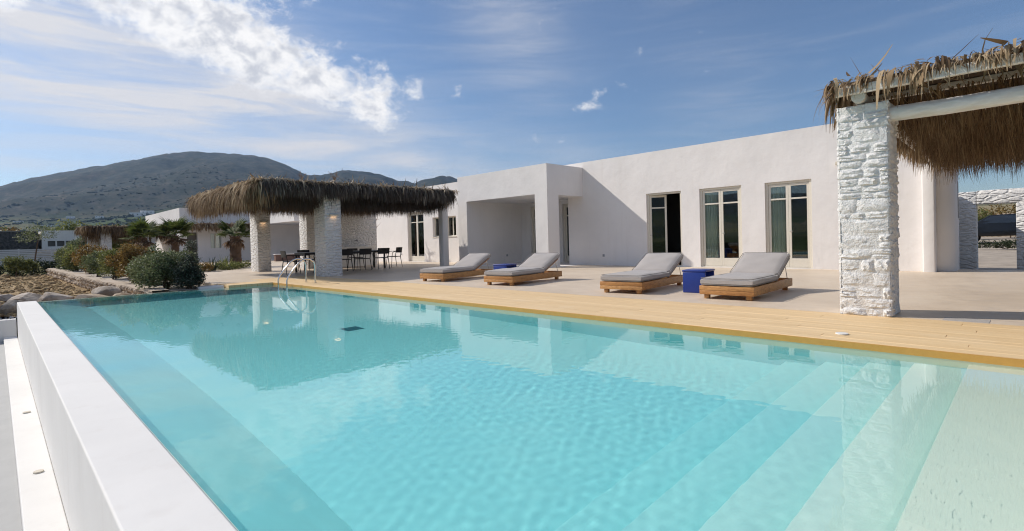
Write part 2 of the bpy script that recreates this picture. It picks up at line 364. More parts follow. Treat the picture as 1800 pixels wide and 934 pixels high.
def foliage(name, blobs, n, size, mt, parent=None, squash=1., tone_sd=.22, low=None, seed=0):
    """leaf-sized faces through overlapping lobes (x,y,z,rx,ry,rz)"""
    q = np.random.default_rng(seed+5); bl = np.array(blobs, float)
    if len(bl) < 8 and n > 1200:      # break each lobe into many small uneven ones
        ex = []
        for b_ in bl:
            for _ in range(16):
                d_ = q.normal(size=3); d_ /= np.linalg.norm(d_); d_[2] = abs(d_[2])*1.0 if q.random() < .75 else d_[2]; k_ = q.uniform(.5, .98); sz_ = q.uniform(.18, .42)
                ex.append([*(b_[:3]+d_*b_[3:6]*k_), *(b_[3:6].mean()*sz_*q.uniform(.7, 1.3, 3))])
            ex.append([*b_[:3], *(b_[3:6]*.72)])
        bl = np.array(ex)
    vol = (bl[:, 3]*bl[:, 4]*bl[:, 5])**.75; idx = q.choice(len(bl), n, p=vol/vol.sum())
    d = q.normal(size=(n, 3)); d /= np.linalg.norm(d, axis=1, keepdims=True); rad = q.uniform(.35, 1, n)**.45
    lump = 1+.17*np.sin(d[:, 0]*7+idx)*np.cos(d[:, 1]*6-idx)+.10*np.sin(d[:, 2]*15+d[:, 0]*12)
    C = bl[idx, :3]+d*(rad*lump)[:, None]*bl[idx, 3:6]+q.normal(size=(n, 3))*size*.5
    if low is not None: C[:, 2] = np.maximum(C[:, 2], low+q.uniform(0, .06, n))
    a = q.normal(size=(n, 3)); a[:, 2] = np.abs(a[:, 2])*.6; a += d*.7; a /= np.linalg.norm(a, axis=1, keepdims=True)
    b = np.cross(a, q.normal(size=(n, 3))); b /= np.linalg.norm(b, axis=1, keepdims=True)
    s = size*q.uniform(.6, 1.4, n)[:, None]; w = s*.42
    V = np.stack([C-a*s*.6, C+b*w*.6, C+a*s*.6, C-b*w*.6], 1).reshape(-1, 3)
    F = np.arange(4*n).reshape(n, 4)
    tn = np.clip(.47+q.normal(size=n)*tone_sd+.17*np.sin(idx*2.4), 0, 1)
    return npmesh(name, V, F, mt, np.repeat(tn, 4), parent)

# ================================================================== ground and hills
SIL = [(-180, 4.0), (-140, 3.4), (-110, 4.2), (-80, 3.6), (-50, 4.6), (-30, 3.9), (-12, 4.2), (0, 4.9), (2.4, 5.8), (5.7, 6.75), (8.8, 7.5), (11.4, 8.25), (13.6, 8.6), (16.4, 8.55), (18.9, 8.55), (20.9, 8.15), (22.5, 7.4), (23.8, 6.8), (25.5, 7.0), (26.9, 7.4),
       (29, 7.3), (31.5, 6.9), (32.7, 6.45), (34.4, 6.25), (35.4, 6.6), (37.2, 6.95), (38.5, 6.7), (41, 6.0), (48, 4.0), (60, 3.0), (80, 2.7), (88, 2.6), (96, 2.2), (120, 3.2), (150, 3.6), (180, 4.0)]
sa = np.array([s[0] for s in SIL]); se = np.array([s[1] for s in SIL])
A_ = np.concatenate([np.linspace(-180, -12, 85), np.linspace(-10, 60, 281), np.linspace(62, 180, 60)])
R_ = np.concatenate([np.linspace(0, 90, 10), np.geomspace(110, 900, 22), np.linspace(950, 4200, 88)])
AA, RR = np.meshgrid(A_, R_, indexing='ij'); x = -np.cos(np.radians(AA))*RR; y = np.sin(np.radians(AA))*RR
crest = np.interp(AA, sa, se); rc = 3100+260*np.sin(np.radians(AA*4))+120*np.sin(np.radians(AA*11+1))
hc = np.tan(np.radians(crest))*rc
q = np.clip((RR-650)/(rc-650), 0, 1); prof = .10*q+.90*(q**1.9*(2.9-1.9*q))
hz = hc*prof; over = RR > rc; hz = np.where(over, hc*np.clip(1-(RR-rc)/1600, 0, 1)**1.3, hz)
def fbm(x, y, s, o=5, seed=0):
    g = np.random.default_rng(seed); z = 0; a = 1.
    for i in range(o):
        for _ in range(3):
            th = g.uniform(0, 6.28); ph = g.uniform(0, 6.28); z = z+a*np.sin((x*np.cos(th)+y*np.sin(th))*s+ph+1.3*np.sin((y*np.cos(th)-x*np.sin(th))*s*.7+ph*2))
        a *= .5; s *= 2.07
    return z/3
gul = np.abs(fbm(x, y, .006, 5, 3))
hz = hz-gul*46*np.clip(q*1.6, 0, 1)*np.clip((rc-RR)/350, 0, 1)*(RR < rc)+fbm(x, y, .02, 3, 9)*2.5*q
zg = np.where(RR < 100, -2.6, np.where(RR < 200, -.8, -.8))+hz
nA, nR = AA.shape; idx = np.arange(nA*nR).reshape(nA, nR)
F = np.stack([idx[:-1, :-1], idx[1:, :-1], idx[1:, 1:], idx[:-1, 1:]], -1).reshape(-1, 4)
hills = struct(npmesh('hills', np.stack([x, y, zg], -1).reshape(-1, 3), F[:, ::-1], HILL, smooth=True))
hills['label'] = 'dark scrubby mountain ridge rising behind fields'

# scattered scrub and small trees on the slopes
def hill_at(aa, dd):
    i = np.clip(np.searchsorted(A_, aa)-1, 0, len(A_)-2); j = np.clip(np.searchsorted(R_, dd)-1, 0, len(R_)-2); fa = (aa-A_[i])/(A_[i+1]-A_[i]); fd = (dd-R_[j])/(R_[j+1]-R_[j])
    return zg[i, j]*(1-fa)*(1-fd)+zg[i+1, j]*fa*(1-fd)+zg[i, j+1]*(1-fa)*fd+zg[i+1, j+1]*fa*fd
q = np.random.default_rng(77); n = 7000
aa = q.uniform(-3, 46, n); dd = 620+1500*q.uniform(0, 1, n)**1.3
row = q.random(n) < .45; dd = np.where(row, 620+np.round((dd-620)/95)*95+12*np.sin(aa*1.7)+q.normal(0, 4, n), dd)
ct = np.stack([-np.cos(np.radians(aa))*dd, np.sin(np.radians(aa))*dd, hill_at(aa, dd)], 1); sz = q.lognormal(.75, .45, n)*np.where(dd < 1300, 1.0, .7)
bmi = bmesh.new(); bmesh.ops.create_icosphere(bmi, subdivisions=1, radius=1); bv = np.array([v.co[:] for v in bmi.verts]); bf = np.array([[v.index for v in p.verts] for p in bmi.faces]); bmi.free()
V = (bv[None]*np.stack([sz*q.uniform(.8, 1.8, n), sz*q.uniform(.8, 1.8, n), sz*.7], 1)[:, None]*(1+q.normal(0, .18, (n, len(bv), 1)))+ct[:, None]+np.array([0, 0, .8])).reshape(-1, 3)
F = (bf[None]+(np.arange(n)*len(bv))[:, None, None]).reshape(-1, 3)
scr = npmesh('hillside_scrub', V, F, plain('far_scrub', (.022, .032, .016), 1., Specular_IOR_Level=0.), np.repeat(q.uniform(.1, .95, n), len(bv))); tag(scr, 'dark scrub and tree rows dotting the fields and lower mountain slope', None, None, 'stuff')

def sheet(name, x0, x1, y0, y1, z, mt, amp=0., sc_=3., step=.5, fn=None, seed=1):
    nx = max(2, int((x1-x0)/step)+1); ny = max(2, int((y1-y0)/step)+1)
    X, Y = np.meshgrid(np.linspace(x0, x1, nx), np.linspace(y0, y1, ny), indexing='ij')
    Z = z+amp*fbm(X, Y, sc_, 4, seed)
    if fn is not None: Z = Z+fn(X, Y)
    i = np.arange(nx*ny).reshape(nx, ny); F = np.stack([i[:-1, :-1], i[1:, :-1], i[1:, 1:], i[:-1, 1:]], -1).reshape(-1, 4)
    return struct(npmesh(name, np.stack([X, Y, Z], -1).reshape(-1, 3), F, mt, smooth=True))
sheet('valley_floor', -620, -46, -260, 320, -.62, HILL, .05, .05, 8)
sheet('soil_field', -47, -16.32, -14, 2.8, -.43, SOIL, .03, 4, .13)
q = np.random.default_rng(5); n = 5200; bm_ = bmesh.new(); bmesh.ops.create_icosphere(bm_, subdivisions=1, radius=1); bv = np.array([v.co[:] for v in bm_.verts]); bf = np.array([[v.index for v in p.verts] for p in bm_.faces]); bm_.free()
cx = -16.5-27*q.uniform(0, 1, n)**1.4; cy_ = np.round(q.uniform(-6, 2.3, n)/.34)*.34+q.normal(0, .07, n); sz = q.lognormal(-3.1, .5, n)
V = (bv[None]*np.stack([sz*q.uniform(.8, 1.7, n), sz*q.uniform(.8, 1.5, n), sz*.8], 1)[:, None]*(1+q.normal(0, .2, (n, len(bv), 1)))+np.stack([cx, cy_, np.full(n, -.42)], 1)[:, None]).reshape(-1, 3)
tag(npmesh('soil_clods', V, (bf[None]+(np.arange(n)*len(bv))[:, None, None]).reshape(-1, 3), SOIL), 'clods and small stones strewn over the brown field', None, None, 'stuff')
sheet('garden_bed', -47, -15.36, 2.62, 4.30, -.06, DIRT, .02, 3, .2)
sheet('north_bed', -60, -23.9, 4.31, 7.0, -.045, DIRT, .015, 3, .3)
sheet('courtyard', -60, -24, 7.0, 26, -.03, CONCRETE, 0, 1, 4)
sheet('back_ground', -60, 30, 21.5, 60, -.5, DIRT, .03, .5, 1.)
struct(B('terrace', -24.1, 9, 7.343, 16.82, -.3, 0, CONCRETE)); 
struct(B('terrace_edge', -24.1, -15.96, 4.305, 7.34, -.3, -.001, CONCRETE))
struct(B('terrace_east', 3.0, 9, -2, 7.34, -.3, -.001, CONCRETE))
# path behind the gate, climbing gently
path = sheet('path', -3.4, 4.5, 16.83, 46, -.16, DIRT, .012, 2, .3, lambda X, Y: np.clip((Y-21), 0, 40)*.022)

# ================================================================== pool
XF, XR = -15.04, 2.9; Y0, Y1 = .612, 5.52; ZW = -.062
MIRX = []
steps = [(XR, -.38, -.20), (-.38, -.73, -.38), (-.73, -1.06, -.56), (-1.06, -1.40, -.74), (-1.40, -1.74, -.92)]
pool = empty('pool_basin', (0, 0, 0))
struct(pool)
shell = []
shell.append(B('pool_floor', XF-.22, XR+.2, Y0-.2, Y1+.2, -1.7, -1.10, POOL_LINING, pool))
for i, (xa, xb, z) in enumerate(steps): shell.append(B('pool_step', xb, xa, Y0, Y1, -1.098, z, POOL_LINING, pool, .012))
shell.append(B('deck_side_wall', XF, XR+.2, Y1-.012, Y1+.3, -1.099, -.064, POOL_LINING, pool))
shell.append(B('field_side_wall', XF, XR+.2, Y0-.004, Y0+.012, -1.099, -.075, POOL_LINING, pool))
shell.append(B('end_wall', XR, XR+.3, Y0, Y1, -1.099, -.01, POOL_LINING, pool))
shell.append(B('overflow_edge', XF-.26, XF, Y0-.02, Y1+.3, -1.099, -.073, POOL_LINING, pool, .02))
cv = MB().add([(XF, Y0-.01, -.08), (XR, Y0-.01, -.08), (XR, Y0+.72, -1.099), (XF, Y0+.72, -1.099), (XF, Y0-.01, -1.099), (XR, Y0-.01, -1.099)], [(0, 3, 2, 1), (0, 1, 5, 4), (0, 4, 3), (1, 2, 5), (3, 4, 5, 2)])  # slope added so the sun reaches this side of the basin
shell.append(cv.obj('added_slope', plain('brightened_side_lining', (.44, .86, .86), .8, sc_=2), pool))  # colour brightened to make up for the weak light on the slope
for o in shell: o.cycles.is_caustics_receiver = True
struct(B('overflow_wall', XF-.27, XF-.262, .3, 4.36, -1.7, -.09, PLASTER_COOL))
# water: a closed body, rippled on top
nx, ny = 860, 250
gx = XF-.16+(XR-(XF-.16))*np.linspace(0, 1, nx); gy = np.linspace(Y0, Y1, ny)
X, Y = np.meshgrid(gx, gy, indexing='ij'); Z = np.full_like(X, ZW); wr = np.random.default_rng(4)
patch = .75+.35*np.sin(X*.55+Y*.8+1)+.2*np.sin(X*1.3-Y*1.7)
for k in range(44):
    lam = wr.uniform(.062, .15) if k < 34 else wr.uniform(.3, .8); th = wr.uniform(-1.6, 1.6) if k < 34 else wr.normal(.9, .4); kk = 6.283/lam; ph = wr.uniform(0, 6.28)
    am = .00105*lam/6.283 if k < 34 else .0008*lam/6.283
    Z += am*patch*np.sin(kk*(X*np.cos(th)+Y*np.sin(th))+ph+1.6*np.sin(X*1.9+ph)+1.4*np.sin(Y*2.3-ph))
i = np.arange(nx*ny).reshape(nx, ny); F = np.stack([i[:-1, :-1], i[1:, :-1], i[1:, 1:], i[:-1, 1:]], -1).reshape(-1, 4)
V = np.stack([X, Y, Z], -1).reshape(-1, 3)
rim = np.concatenate([i[:, 0], i[-1, 1:], i[-2::-1, -1], i[0, -2:0:-1]]); n0 = len(V); low = V[rim].copy(); low[:, 2] = -1.6
V = np.concatenate([V, low]); k = np.arange(len(rim)); kn = (k+1) % len(rim)
F2 = np.stack([rim[k], n0+k, n0+kn, rim[kn]], -1)
cc = len(V); V = np.concatenate([V, [[low[:, 0].mean(), low[:, 1].mean(), -1.6]]])
F3 = np.stack([n0+k, np.full(len(k), cc), np.full(len(k), cc), n0+kn], -1)
water = npmesh('water', V, np.concatenate([F, F2]), WATER, smooth=True); struct(water); water['label'] = 'clear turquoise pool water'
me = water.data; bm = bmesh.new(); bm.from_mesh(me); bm.verts.ensure_lookup_table()
bm.faces.new([bm.verts[n0+int(j)] for j in k]); bmesh.ops.recalc_face_normals(bm, faces=bm.faces); bm.to_mesh(me); bm.free()
me.set_sharp_from_angle(angle=R(60)); water.cycles.is_caustics_caster = True
# white coping wall on the field side, with the lower basin beside it
cw = B('coping_wall', XF-.26, 3.2, .304, Y0, -1.9, -.045, PLASTER_COOL); soften(cw, .012, 2); tag(cw, 'long white plastered pool wall with flat top in the foreground', 'wall')
led = B('basin_ledge', -16.0, 3.2, .085, .303, -1.9, -.84, PLASTER_COOL); soften(led, .01, 2); struct(led)
struct(B('basin_floor', -16.0, 3.2, -4, .084, -1.9, -.93, plain('grey_cement', (.44, .44, .43), .8, bs=.1, sc_=4)))
be = B('basin_end_wall', -16.3, -16.001, -4.2, .3, -1.9, -.47, PLASTER_COOL); soften(be, .012, 2); tag(be, 'low white wall closing the far end of the sunken basin', 'wall')
# small fittings
def disc(name, x, y, z, rad, mt, label, cat, group=None, h=.012):
    o = MB().tube([(x, y, z), (x, y, z+h)], rad, 20).obj(name, mt, None, .002, 1); tag(o, label, cat, group); return o
dr = B('floor_drain', -7.22, -6.96, 3.56, 3.82, -1.099, -1.085, plain('drain_grille', (.14, .48, .52), .6)); tag(dr, 'square dark drain grille on the pool floor', 'drain')
for x, y in ((-8.4, .2), (-6.4, .2)): pass
lo = disc('ledge_spout', -5.9, .21, -.839, .035, BEIGE, 'nearer small beige fitting on the white basin ledge', 'fitting', 'small fittings on the basin ledge')
lo = disc('ledge_spout', -8.2, .21, -.839, .035, BEIGE, 'farther small beige fitting on the white basin ledge', 'fitting', 'small fittings on the basin ledge')
disc('deck_light', -1.33, 5.83, .001, .055, plain('white_disc', (.78, .77, .74), .4), 'round white fitting set in the deck near the right stone pillar', 'fitting')
for k, (xx, yy) in enumerate(((-.62, 7.42), (-.26, 7.55))):
    pass
hatch = MB().box(-.72, -.34, 7.36, 7.6, .0, .004).obj('access_hatch', plain('hatch_cement', (.44, .41, .38), .7)); tag(hatch, 'small square access cover set in the terrace beside the deck', 'hatch')

# ================================================================== deck
deck = empty('deck'); struct(deck)

rows = 13; y0d = 5.503; wB = (7.339-y0d)/rows
bmesh_cache = {}
def board(x0, x1, ya, yb, parent, vertical=False, mt=None):
    L, Wd = round(x1-x0, 3), round(yb-ya, 4); key = (L, Wd)
    if key not in bmesh_cache: bmesh_cache[key] = MB().box(0, L, 0, Wd, -.062, 0).mesh('board', mt or BOARD, .003, 1)
    o = link('board', bmesh_cache[key], parent); o.location = (x0, ya, rng.uniform(-.0012, .0006)); return o
for j in range(rows):
    x = -17.0+rng.uniform(-.0, .0); cut = [-17.0]; off = [2.6, 3.8, 1.4][j % 3]
    xx = -17.0+off
    while xx < 8.5: cut.append(xx); xx += 3.8
    cut.append(9.0)
    if j % 2: cut = [-17.0]+[c_+rng.uniform(-.5, .5) for c_ in cut[1:-1]]+[9.0]
    for a, b in zip(cut[:-1], cut[1:]): board(a+.0012, b-.0012, y0d+j*wB+.0016, y0d+(j+1)*wB-.0016, deck)
for j in range(8):
    board(-15.94+.0012, -15.02, 4.36+j*.1427+.0016, 4.36+(j+1)*.1427-.0016, deck)
fz = B('fascia', XF-.0, 3.0, 5.478, 5.501, -.066, -.004, plain('amber_deck_edge', (.62, .32, .07), .5, bs=.1), deck, .002, 1)
B('fascia', XF-.0, XF+.02, 4.36, 5.478, -.066, -.004, bpy.data.materials['amber_deck_edge'], deck, .002, 1)
struct(B('deck_base', -16.99, 9.0, 5.51, 7.338, -.4, -.07, plain('dark_gap', (.05, .04, .03), .9)))
struct(B('deck_base_end', -15.95, -15.3, 4.37, 5.505, -.4, -.07, bpy.data.materials['dark_gap']))
cb = B('white_curb', XF-.75, XF-.30, 3.75, 4.34, -.3, -.012, PLASTER_COOL); soften(cb, .02, 2); tag(cb, 'short white plastered kerb at the outer corner of the deck', 'kerb')

# ================================================================== villa
villa = empty('villa', (-12, 15.76, 0)); tag(villa, 'long white plastered flat roofed villa with soft edges and French doors', 'house')
def keep(o, p):
    o.parent = p; o.matrix_parent_inverse = Matrix.Translation(p.location).inverted(); return o
YW = 15.76
ops = [(-9.30, -8.03), (-7.42, -6.12), (-5.46, -4.25)]
w = B('wall', -30.5, -1.65, YW, 18.2, -.3, 3.86, PLASTER)
cut = [(-16.9, -12.2, 17.2, 17.9, .012, 3.3), (-12.3, -4.3, 16.12, 17.95, .012, 3.3), (-4.4, -2.0, 16.12, 16.55, .012, 3.3), (-29.9, -17.3, 16.12, 17.95, .012, 3.3), (-4., 0, 16.8, 19, -1, 5),
       (-16.34, -12.7, 13, 16.9, .015, 2.62)]
cut += [(a, b, 15, 16.5, .013, 2.46) for a, b in ops]
cut += [(-15.78, -14.5, 16.5, 17.5, .014, 2.46), (-13.95, -12.9, 16.5, 17.5, .014, 2.46)]
cut += [(-23.76, -22.28, 15, 16.5, .013, 2.6), (-21.5, -20.72, 15, 16.5, 1.27, 2.25), (-20.42, -19.62, 15, 16.5, 1.27, 2.25)]
boolean(w, cut); soften(w, .055, 3); keep(w, villa)
pw = B('portico', -16.9, -11.97, 13.707, 15.757, -.3, 3.66, PLASTER)
boolean(pw, [(-16.34, -12.56, 13, 16.5, .015, 2.62), (-12.9, -11, 14.32, 16.5, .016, 2.575)])
soften(pw, .055, 3); keep(pw, villa)
keep(B('pilaster', -1.86, -1.62, 15.52, 15.757, -.2, 2.52, PLASTER, None, .03, 3), villa)
keep(B('roof_capping', -16.86, -12.01, 13.75, 15.7, 3.658, 3.67, PLASTER_COOL), villa)
pts_ = [(-1.65-.0, YW)]+[(-1.65+.35*math.sin(R(k*9)), YW+.35-.35*math.cos(R(k*9))) for k in range(1, 11)]+[(-1.3, 16.8), (-1.65, 16.8)]
n_ = len(pts_); q_ = MB().add([(a, b, -.3) for a, b in pts_]+[(a, b, 3.86) for a, b in pts_], [tuple(range(n_))[::-1], tuple(range(n_, 2*n_))]+[(i, (i+1) % n_, n_+(i+1) % n_, n_+i) for i in range(n_)])
keep(q_.obj('corner', PLASTER, None, 0, 1, True), villa)
keep(B('drain_slot', -1.3, -1.285, 16.62, 16.66, 1.25, 2.15, GREY_FIT), villa)
gwl = B('garden_wall', -1.75, -1.5, 16.83, 19.3, -.5, 1.97, WHITE_STONE, None, .03, 2); tag(gwl, 'shaded low white wall running from the villa corner back to the stone gateway', 'wall')

def pane_mesh(w_, h_): return MB().box(0, w_, 0, .008, 0, h_).mesh('pane', GLASS)
def french_door(x0, x1, y, z0, z1, parent, open_left=False, dark=False, lintel=.06):
    mt = DARKPAINT if dark else DOORPAINT; fw = .07
    fr = MB(); fr.box(x0, x0+fw, y, y+.09, z0, z1); fr.box(x1-fw, x1, y, y+.09, z0, z1); fr.box(x0+fw, x1-fw, y, y+.09, z1-lintel, z1); fr.box(x0+fw, x1-fw, y, y+.09, z0, z0+.03)
    d = fr.obj('door', mt, None, .004, 1); keep(d, parent)
    mid = (x0+x1)/2; zt = z0+(z1-z0)*.80; inner = [(x0+fw+.004, mid-.002), (mid+.002, x1-fw-.004)]
    for k, (a, b) in enumerate(inner):
        if open_left and k == 1: continue
        lw = b-a; st_ = .065
        lf = MB(); zb, zu = z0+.035, z1-lintel-.005
        lf.box(0, st_, 0, .045, zb, zu); lf.box(lw-st_, lw, 0, .045, zb, zu); lf.box(st_, lw-st_, 0, .045, zu-.07, zu); lf.box(st_, lw-st_, 0, .045, zb, zb+.24); lf.box(st_, lw-st_, 0, .045, zt-.022, zt+.022)
        L = lf.obj('leaf', mt, d, .003, 1); L.location = (a, y+.02, 0)
        pn = []
        for (p0, p1) in ((zb+.24, zt-.022), (zt+.022, zu-.07)):
            P = link('pane', pane_mesh(lw-2*st_-.002, p1-p0-.002), d); P.location = (a+st_+.001, y+.038, p0+.001); pn.append(P)
        if open_left:
            ang = R(24)
            for o in [L]+pn:
                off = o.location.x-a; oy = o.location.y-(y+.02); o.location = (a+off*math.cos(ang)-oy*math.sin(ang), y+.03+off*math.sin(ang)+oy*math.cos(ang), o.location.z); o.rotation_euler = (0, 0, ang)
        if k == 1 or open_left:
            hd = MB().tube([(0, 0, 0), (0, -.04, 0), (.09, -.045, 0)], .009, 6).obj('handle', STEEL, d); hd.location = (a+.03, y+.018, 1.05)
    if open_left:
        # second leaf swung fully into the room
        lw = inner[1][1]-inner[1][0]; lf = MB(); zb, zu = z0+.035, z1-lintel-.005
        for bx in ((0, .065, zb, zu), (lw-.065, lw, zb, zu)): lf.box(bx[0], bx[1], 0, .045, bx[2], bx[3])
        lf.box(.065, lw-.065, 0, .045, zu-.07, zu); lf.box(.065, lw-.065, 0, .045, zb, zb+.24)
        L = lf.obj('leaf', mt, d, .003, 1); L.location = (inner[1][1]-.002, y+.16, 0); L.rotation_euler = (0, 0, R(84))
    return d
YD = YW+.05
french_door(*ops[0], YD, .014, 2.458, villa, open_left=True)
french_door(*ops[1], YD, .014, 2.458, villa); french_door(*ops[2], YD, .014, 2.458, villa)
french_door(-15.78, -14.5, 17.0, .016, 2.458, villa, dark=False)
french_door(-13.95, -12.9, 17.0, .016, 2.458, villa, dark=False)
french_door(-23.76, -22.28, YW+.09, .014, 2.598, villa)
def window(x0, x1, y, z0, z1, parent):
    fr = MB(); k = .055
    fr.box(x0, x0+k, y, y+.07, z0, z1); fr.box(x1-k, x1, y, y+.07, z0, z1); fr.box(x0+k, x1-k, y, y+.07, z0, z0+k); fr.box(x0+k, x1-k, y, y+.07, z1-k, z1)
    xm = (x0+x1)/2; fr.box(xm-.025, xm+.025, y, y+.07, z0+k, z1-k)
    d = fr.obj('window', DOORPAINT, None, .003, 1); keep(d, parent)
    for a, b in ((x0+k, xm-.025), (xm+.025, x1-k)):
        P = link('pane', pane_mesh(b-a-.002, z1-z0-2*k-.002), d); P.location = (a+.001, y+.03, z0+k+.001)
    s = B('sill', x0-.03, x1+.03, YW-.03, y+.0, z0-.035, z0-.002, DOORPAINT, d, .004, 1)
window(-21.5, -20.72, YW+.14, 1.27, 2.25, villa); window(-20.42, -19.62, YW+.14, 1.27, 2.25, villa)
for k, (x, y, z, ry) in enumerate([(-11.1, YW, .36, 0), (-24.4, YW, .4, 0)]):
    keep(B('socket', x-.045, x+.045, y-.012, y-.001, z-.045, z+.045, GREY_FIT, None, .004, 1), villa)
sk = keep(B('socket', -16.338, -16.326, 15.9, 16.0, .30, .39, GREY_FIT, None, .004, 1), villa)
sk = keep(B('wall_lamp', -3.66, -3.36, YW-.11, YW-.001, 2.75, 2.84, BEIGE, None, .01, 2), villa)
def lining(x0, x1, y0, y1, z0, z1):  # dark box put inside a room in place of its shade
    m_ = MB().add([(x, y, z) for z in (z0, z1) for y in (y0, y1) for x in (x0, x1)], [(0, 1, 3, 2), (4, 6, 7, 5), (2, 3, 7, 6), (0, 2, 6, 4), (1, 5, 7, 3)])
    keep(m_.obj('room_shade_box', ROOM_SHADE), villa)
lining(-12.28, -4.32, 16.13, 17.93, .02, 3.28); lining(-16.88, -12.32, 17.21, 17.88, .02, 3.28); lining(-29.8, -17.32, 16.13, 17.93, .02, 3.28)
# curtains and rooms painted dark behind the glass
def curtain(x0, x1, y, z0, z1, label):
    n = 40; vs = []; 
    for i in range(n+1):
        q = i/n; xx = x0+(x1-x0)*q; yy = y+.035*math.sin(q*38)+.012*math.sin(q*91)
        vs += [(xx, yy, z0), (xx, yy, z1), (xx, yy+.012, z0), (xx, yy+.012, z1)]
    fs = []
    for i in range(n):
        a = i*4; fs += [(a, a+4, a+5, a+1), (a+2, a+3, a+7, a+6), (a+1, a+5, a+7, a+3)]
    o = MB().add(vs, fs).obj('curtain', CURTAIN, None, 0, 1, True); tag(o, label, 'curtain', 'curtains behind the French doors')
curtain(-7.36, -6.90, YD+.10, .05, 2.44, 'pale curtain behind the middle French door of the right hand wall')
curtain(-5.40, -4.95, YD+.10, .05, 2.44, 'pale curtain behind the French door nearest the right stone pillar')

# ================================================================== rough stone pillars
unit = []
for s in range(14):
    q = random.Random(40+s); n = 6; vs = []; fs = []
    for j in range(n):
        for i in range(n):
            ex = min(i, n-1-i); ey = min(j, n-1-j); e = min(ex, ey)
            xx = i/(n-1)+ (q.uniform(-.09, .09) if 0 < i < n-1 else q.uniform(-.03, .03)); zz = j/(n-1)+(q.uniform(-.09, .09) if 0 < j < n-1 else q.uniform(-.06, .06))
            dep = {0: 0., 1: .8, 2: .95, 3: 1.}[e]*(1+q.uniform(-.6, .55))
            vs.append((xx, -dep, zz))
    for j in range(n-1):
        for i in range(n-1): a = j*n+i; fs.append((a, a+1, a+n+1, a+n))
    per = list(range(n))+[n*k+n-1 for k in range(1, n)]+[n*(n-1)+k for k in range(n-2, -1, -1)]+[n*k for k in range(n-2, 0, -1)]
    b0 = len(vs); vs += [(vs[p][0], .6, vs[p][2]) for p in per]; m_ = len(per)
    fs += [(per[k], b0+k, b0+(k+1) % m_, per[(k+1) % m_]) for k in range(m_)]
    me = MB().add(vs, fs).mesh('stone', STONE_PAINT, 0, 1, True); me.set_sharp_from_angle(angle=R(60)); unit.append(me)
def stone_face(parent, org, ux, wid, hei, rg, dep=.019, hs=(.07, .19), ws=(.10, .34), mesh_set=None):
    """stones in uneven courses over a face that starts at org and runs along ux (unit), outward = ux x up"""
    ang = math.atan2(ux[1], ux[0]); z = 0.; out = Vector((ux[1], -ux[0], 0))
    while z < hei-.03:
        h = rg.uniform(*hs)
        if z+h > hei-.04: h = hei-z
        x = 0.
        while x < wid-.02:
            w_ = rg.uniform(*ws)*(.7+h*4)
            if x+w_ > wid-.08: w_ = wid-x
            if h > .11 and w_ < .2 and rg.random() < .35: parts = [(0, h*.48), (h*.5, h*.5)]
            else: parts = [(0, h)]
            for pz, ph in parts:
                o = link('stone', rg.choice(mesh_set or unit), parent); g = .005
                o.location = Vector(org)+Vector((ux[0], ux[1], 0))*(x+g/2)+Vector((0, 0, z+pz+g/2))+out*rg.uniform(0, .006)
                o.rotation_euler = (rg.uniform(-.03, .03), rg.uniform(-.02, .02), ang+rg.uniform(-.02, .02)); o.scale = (w_-g, dep*rg.uniform(.7, 1.5), ph-g)
            x += w_
        z += h
PY = 7.30
mp = empty('stone_pillar', (-1.42, 7.55, 0)); tag(mp, 'tall square whitewashed rough stone pillar holding the thatched pergola on the right', 'pillar')
def child_at(o, p): o.parent = p; o.matrix_parent_inverse = Matrix.Translation(p.location).inverted()
cr = B('core', -1.684, -1.166, PY-.004, PY+.514, -.05, 2.49, STONE_PAINT, None, .02, 2); child_at(cr, mp)
tmp0 = len(bpy.data.objects)
rg = random.Random(21)
before = set(bpy.data.objects)
stone_face(None, (-1.68, PY+.002, 0), (1, 0), .52, 2.50, rg)
stone_face(None, (-1.172, PY-.01, 0), (0, 1), .52, 2.50, rg)
stone_face(None, (-1.668, PY+.51, 0), (0, -1), .52, 2.50, rg)
for o in set(bpy.data.objects)-before: child_at(o, mp)

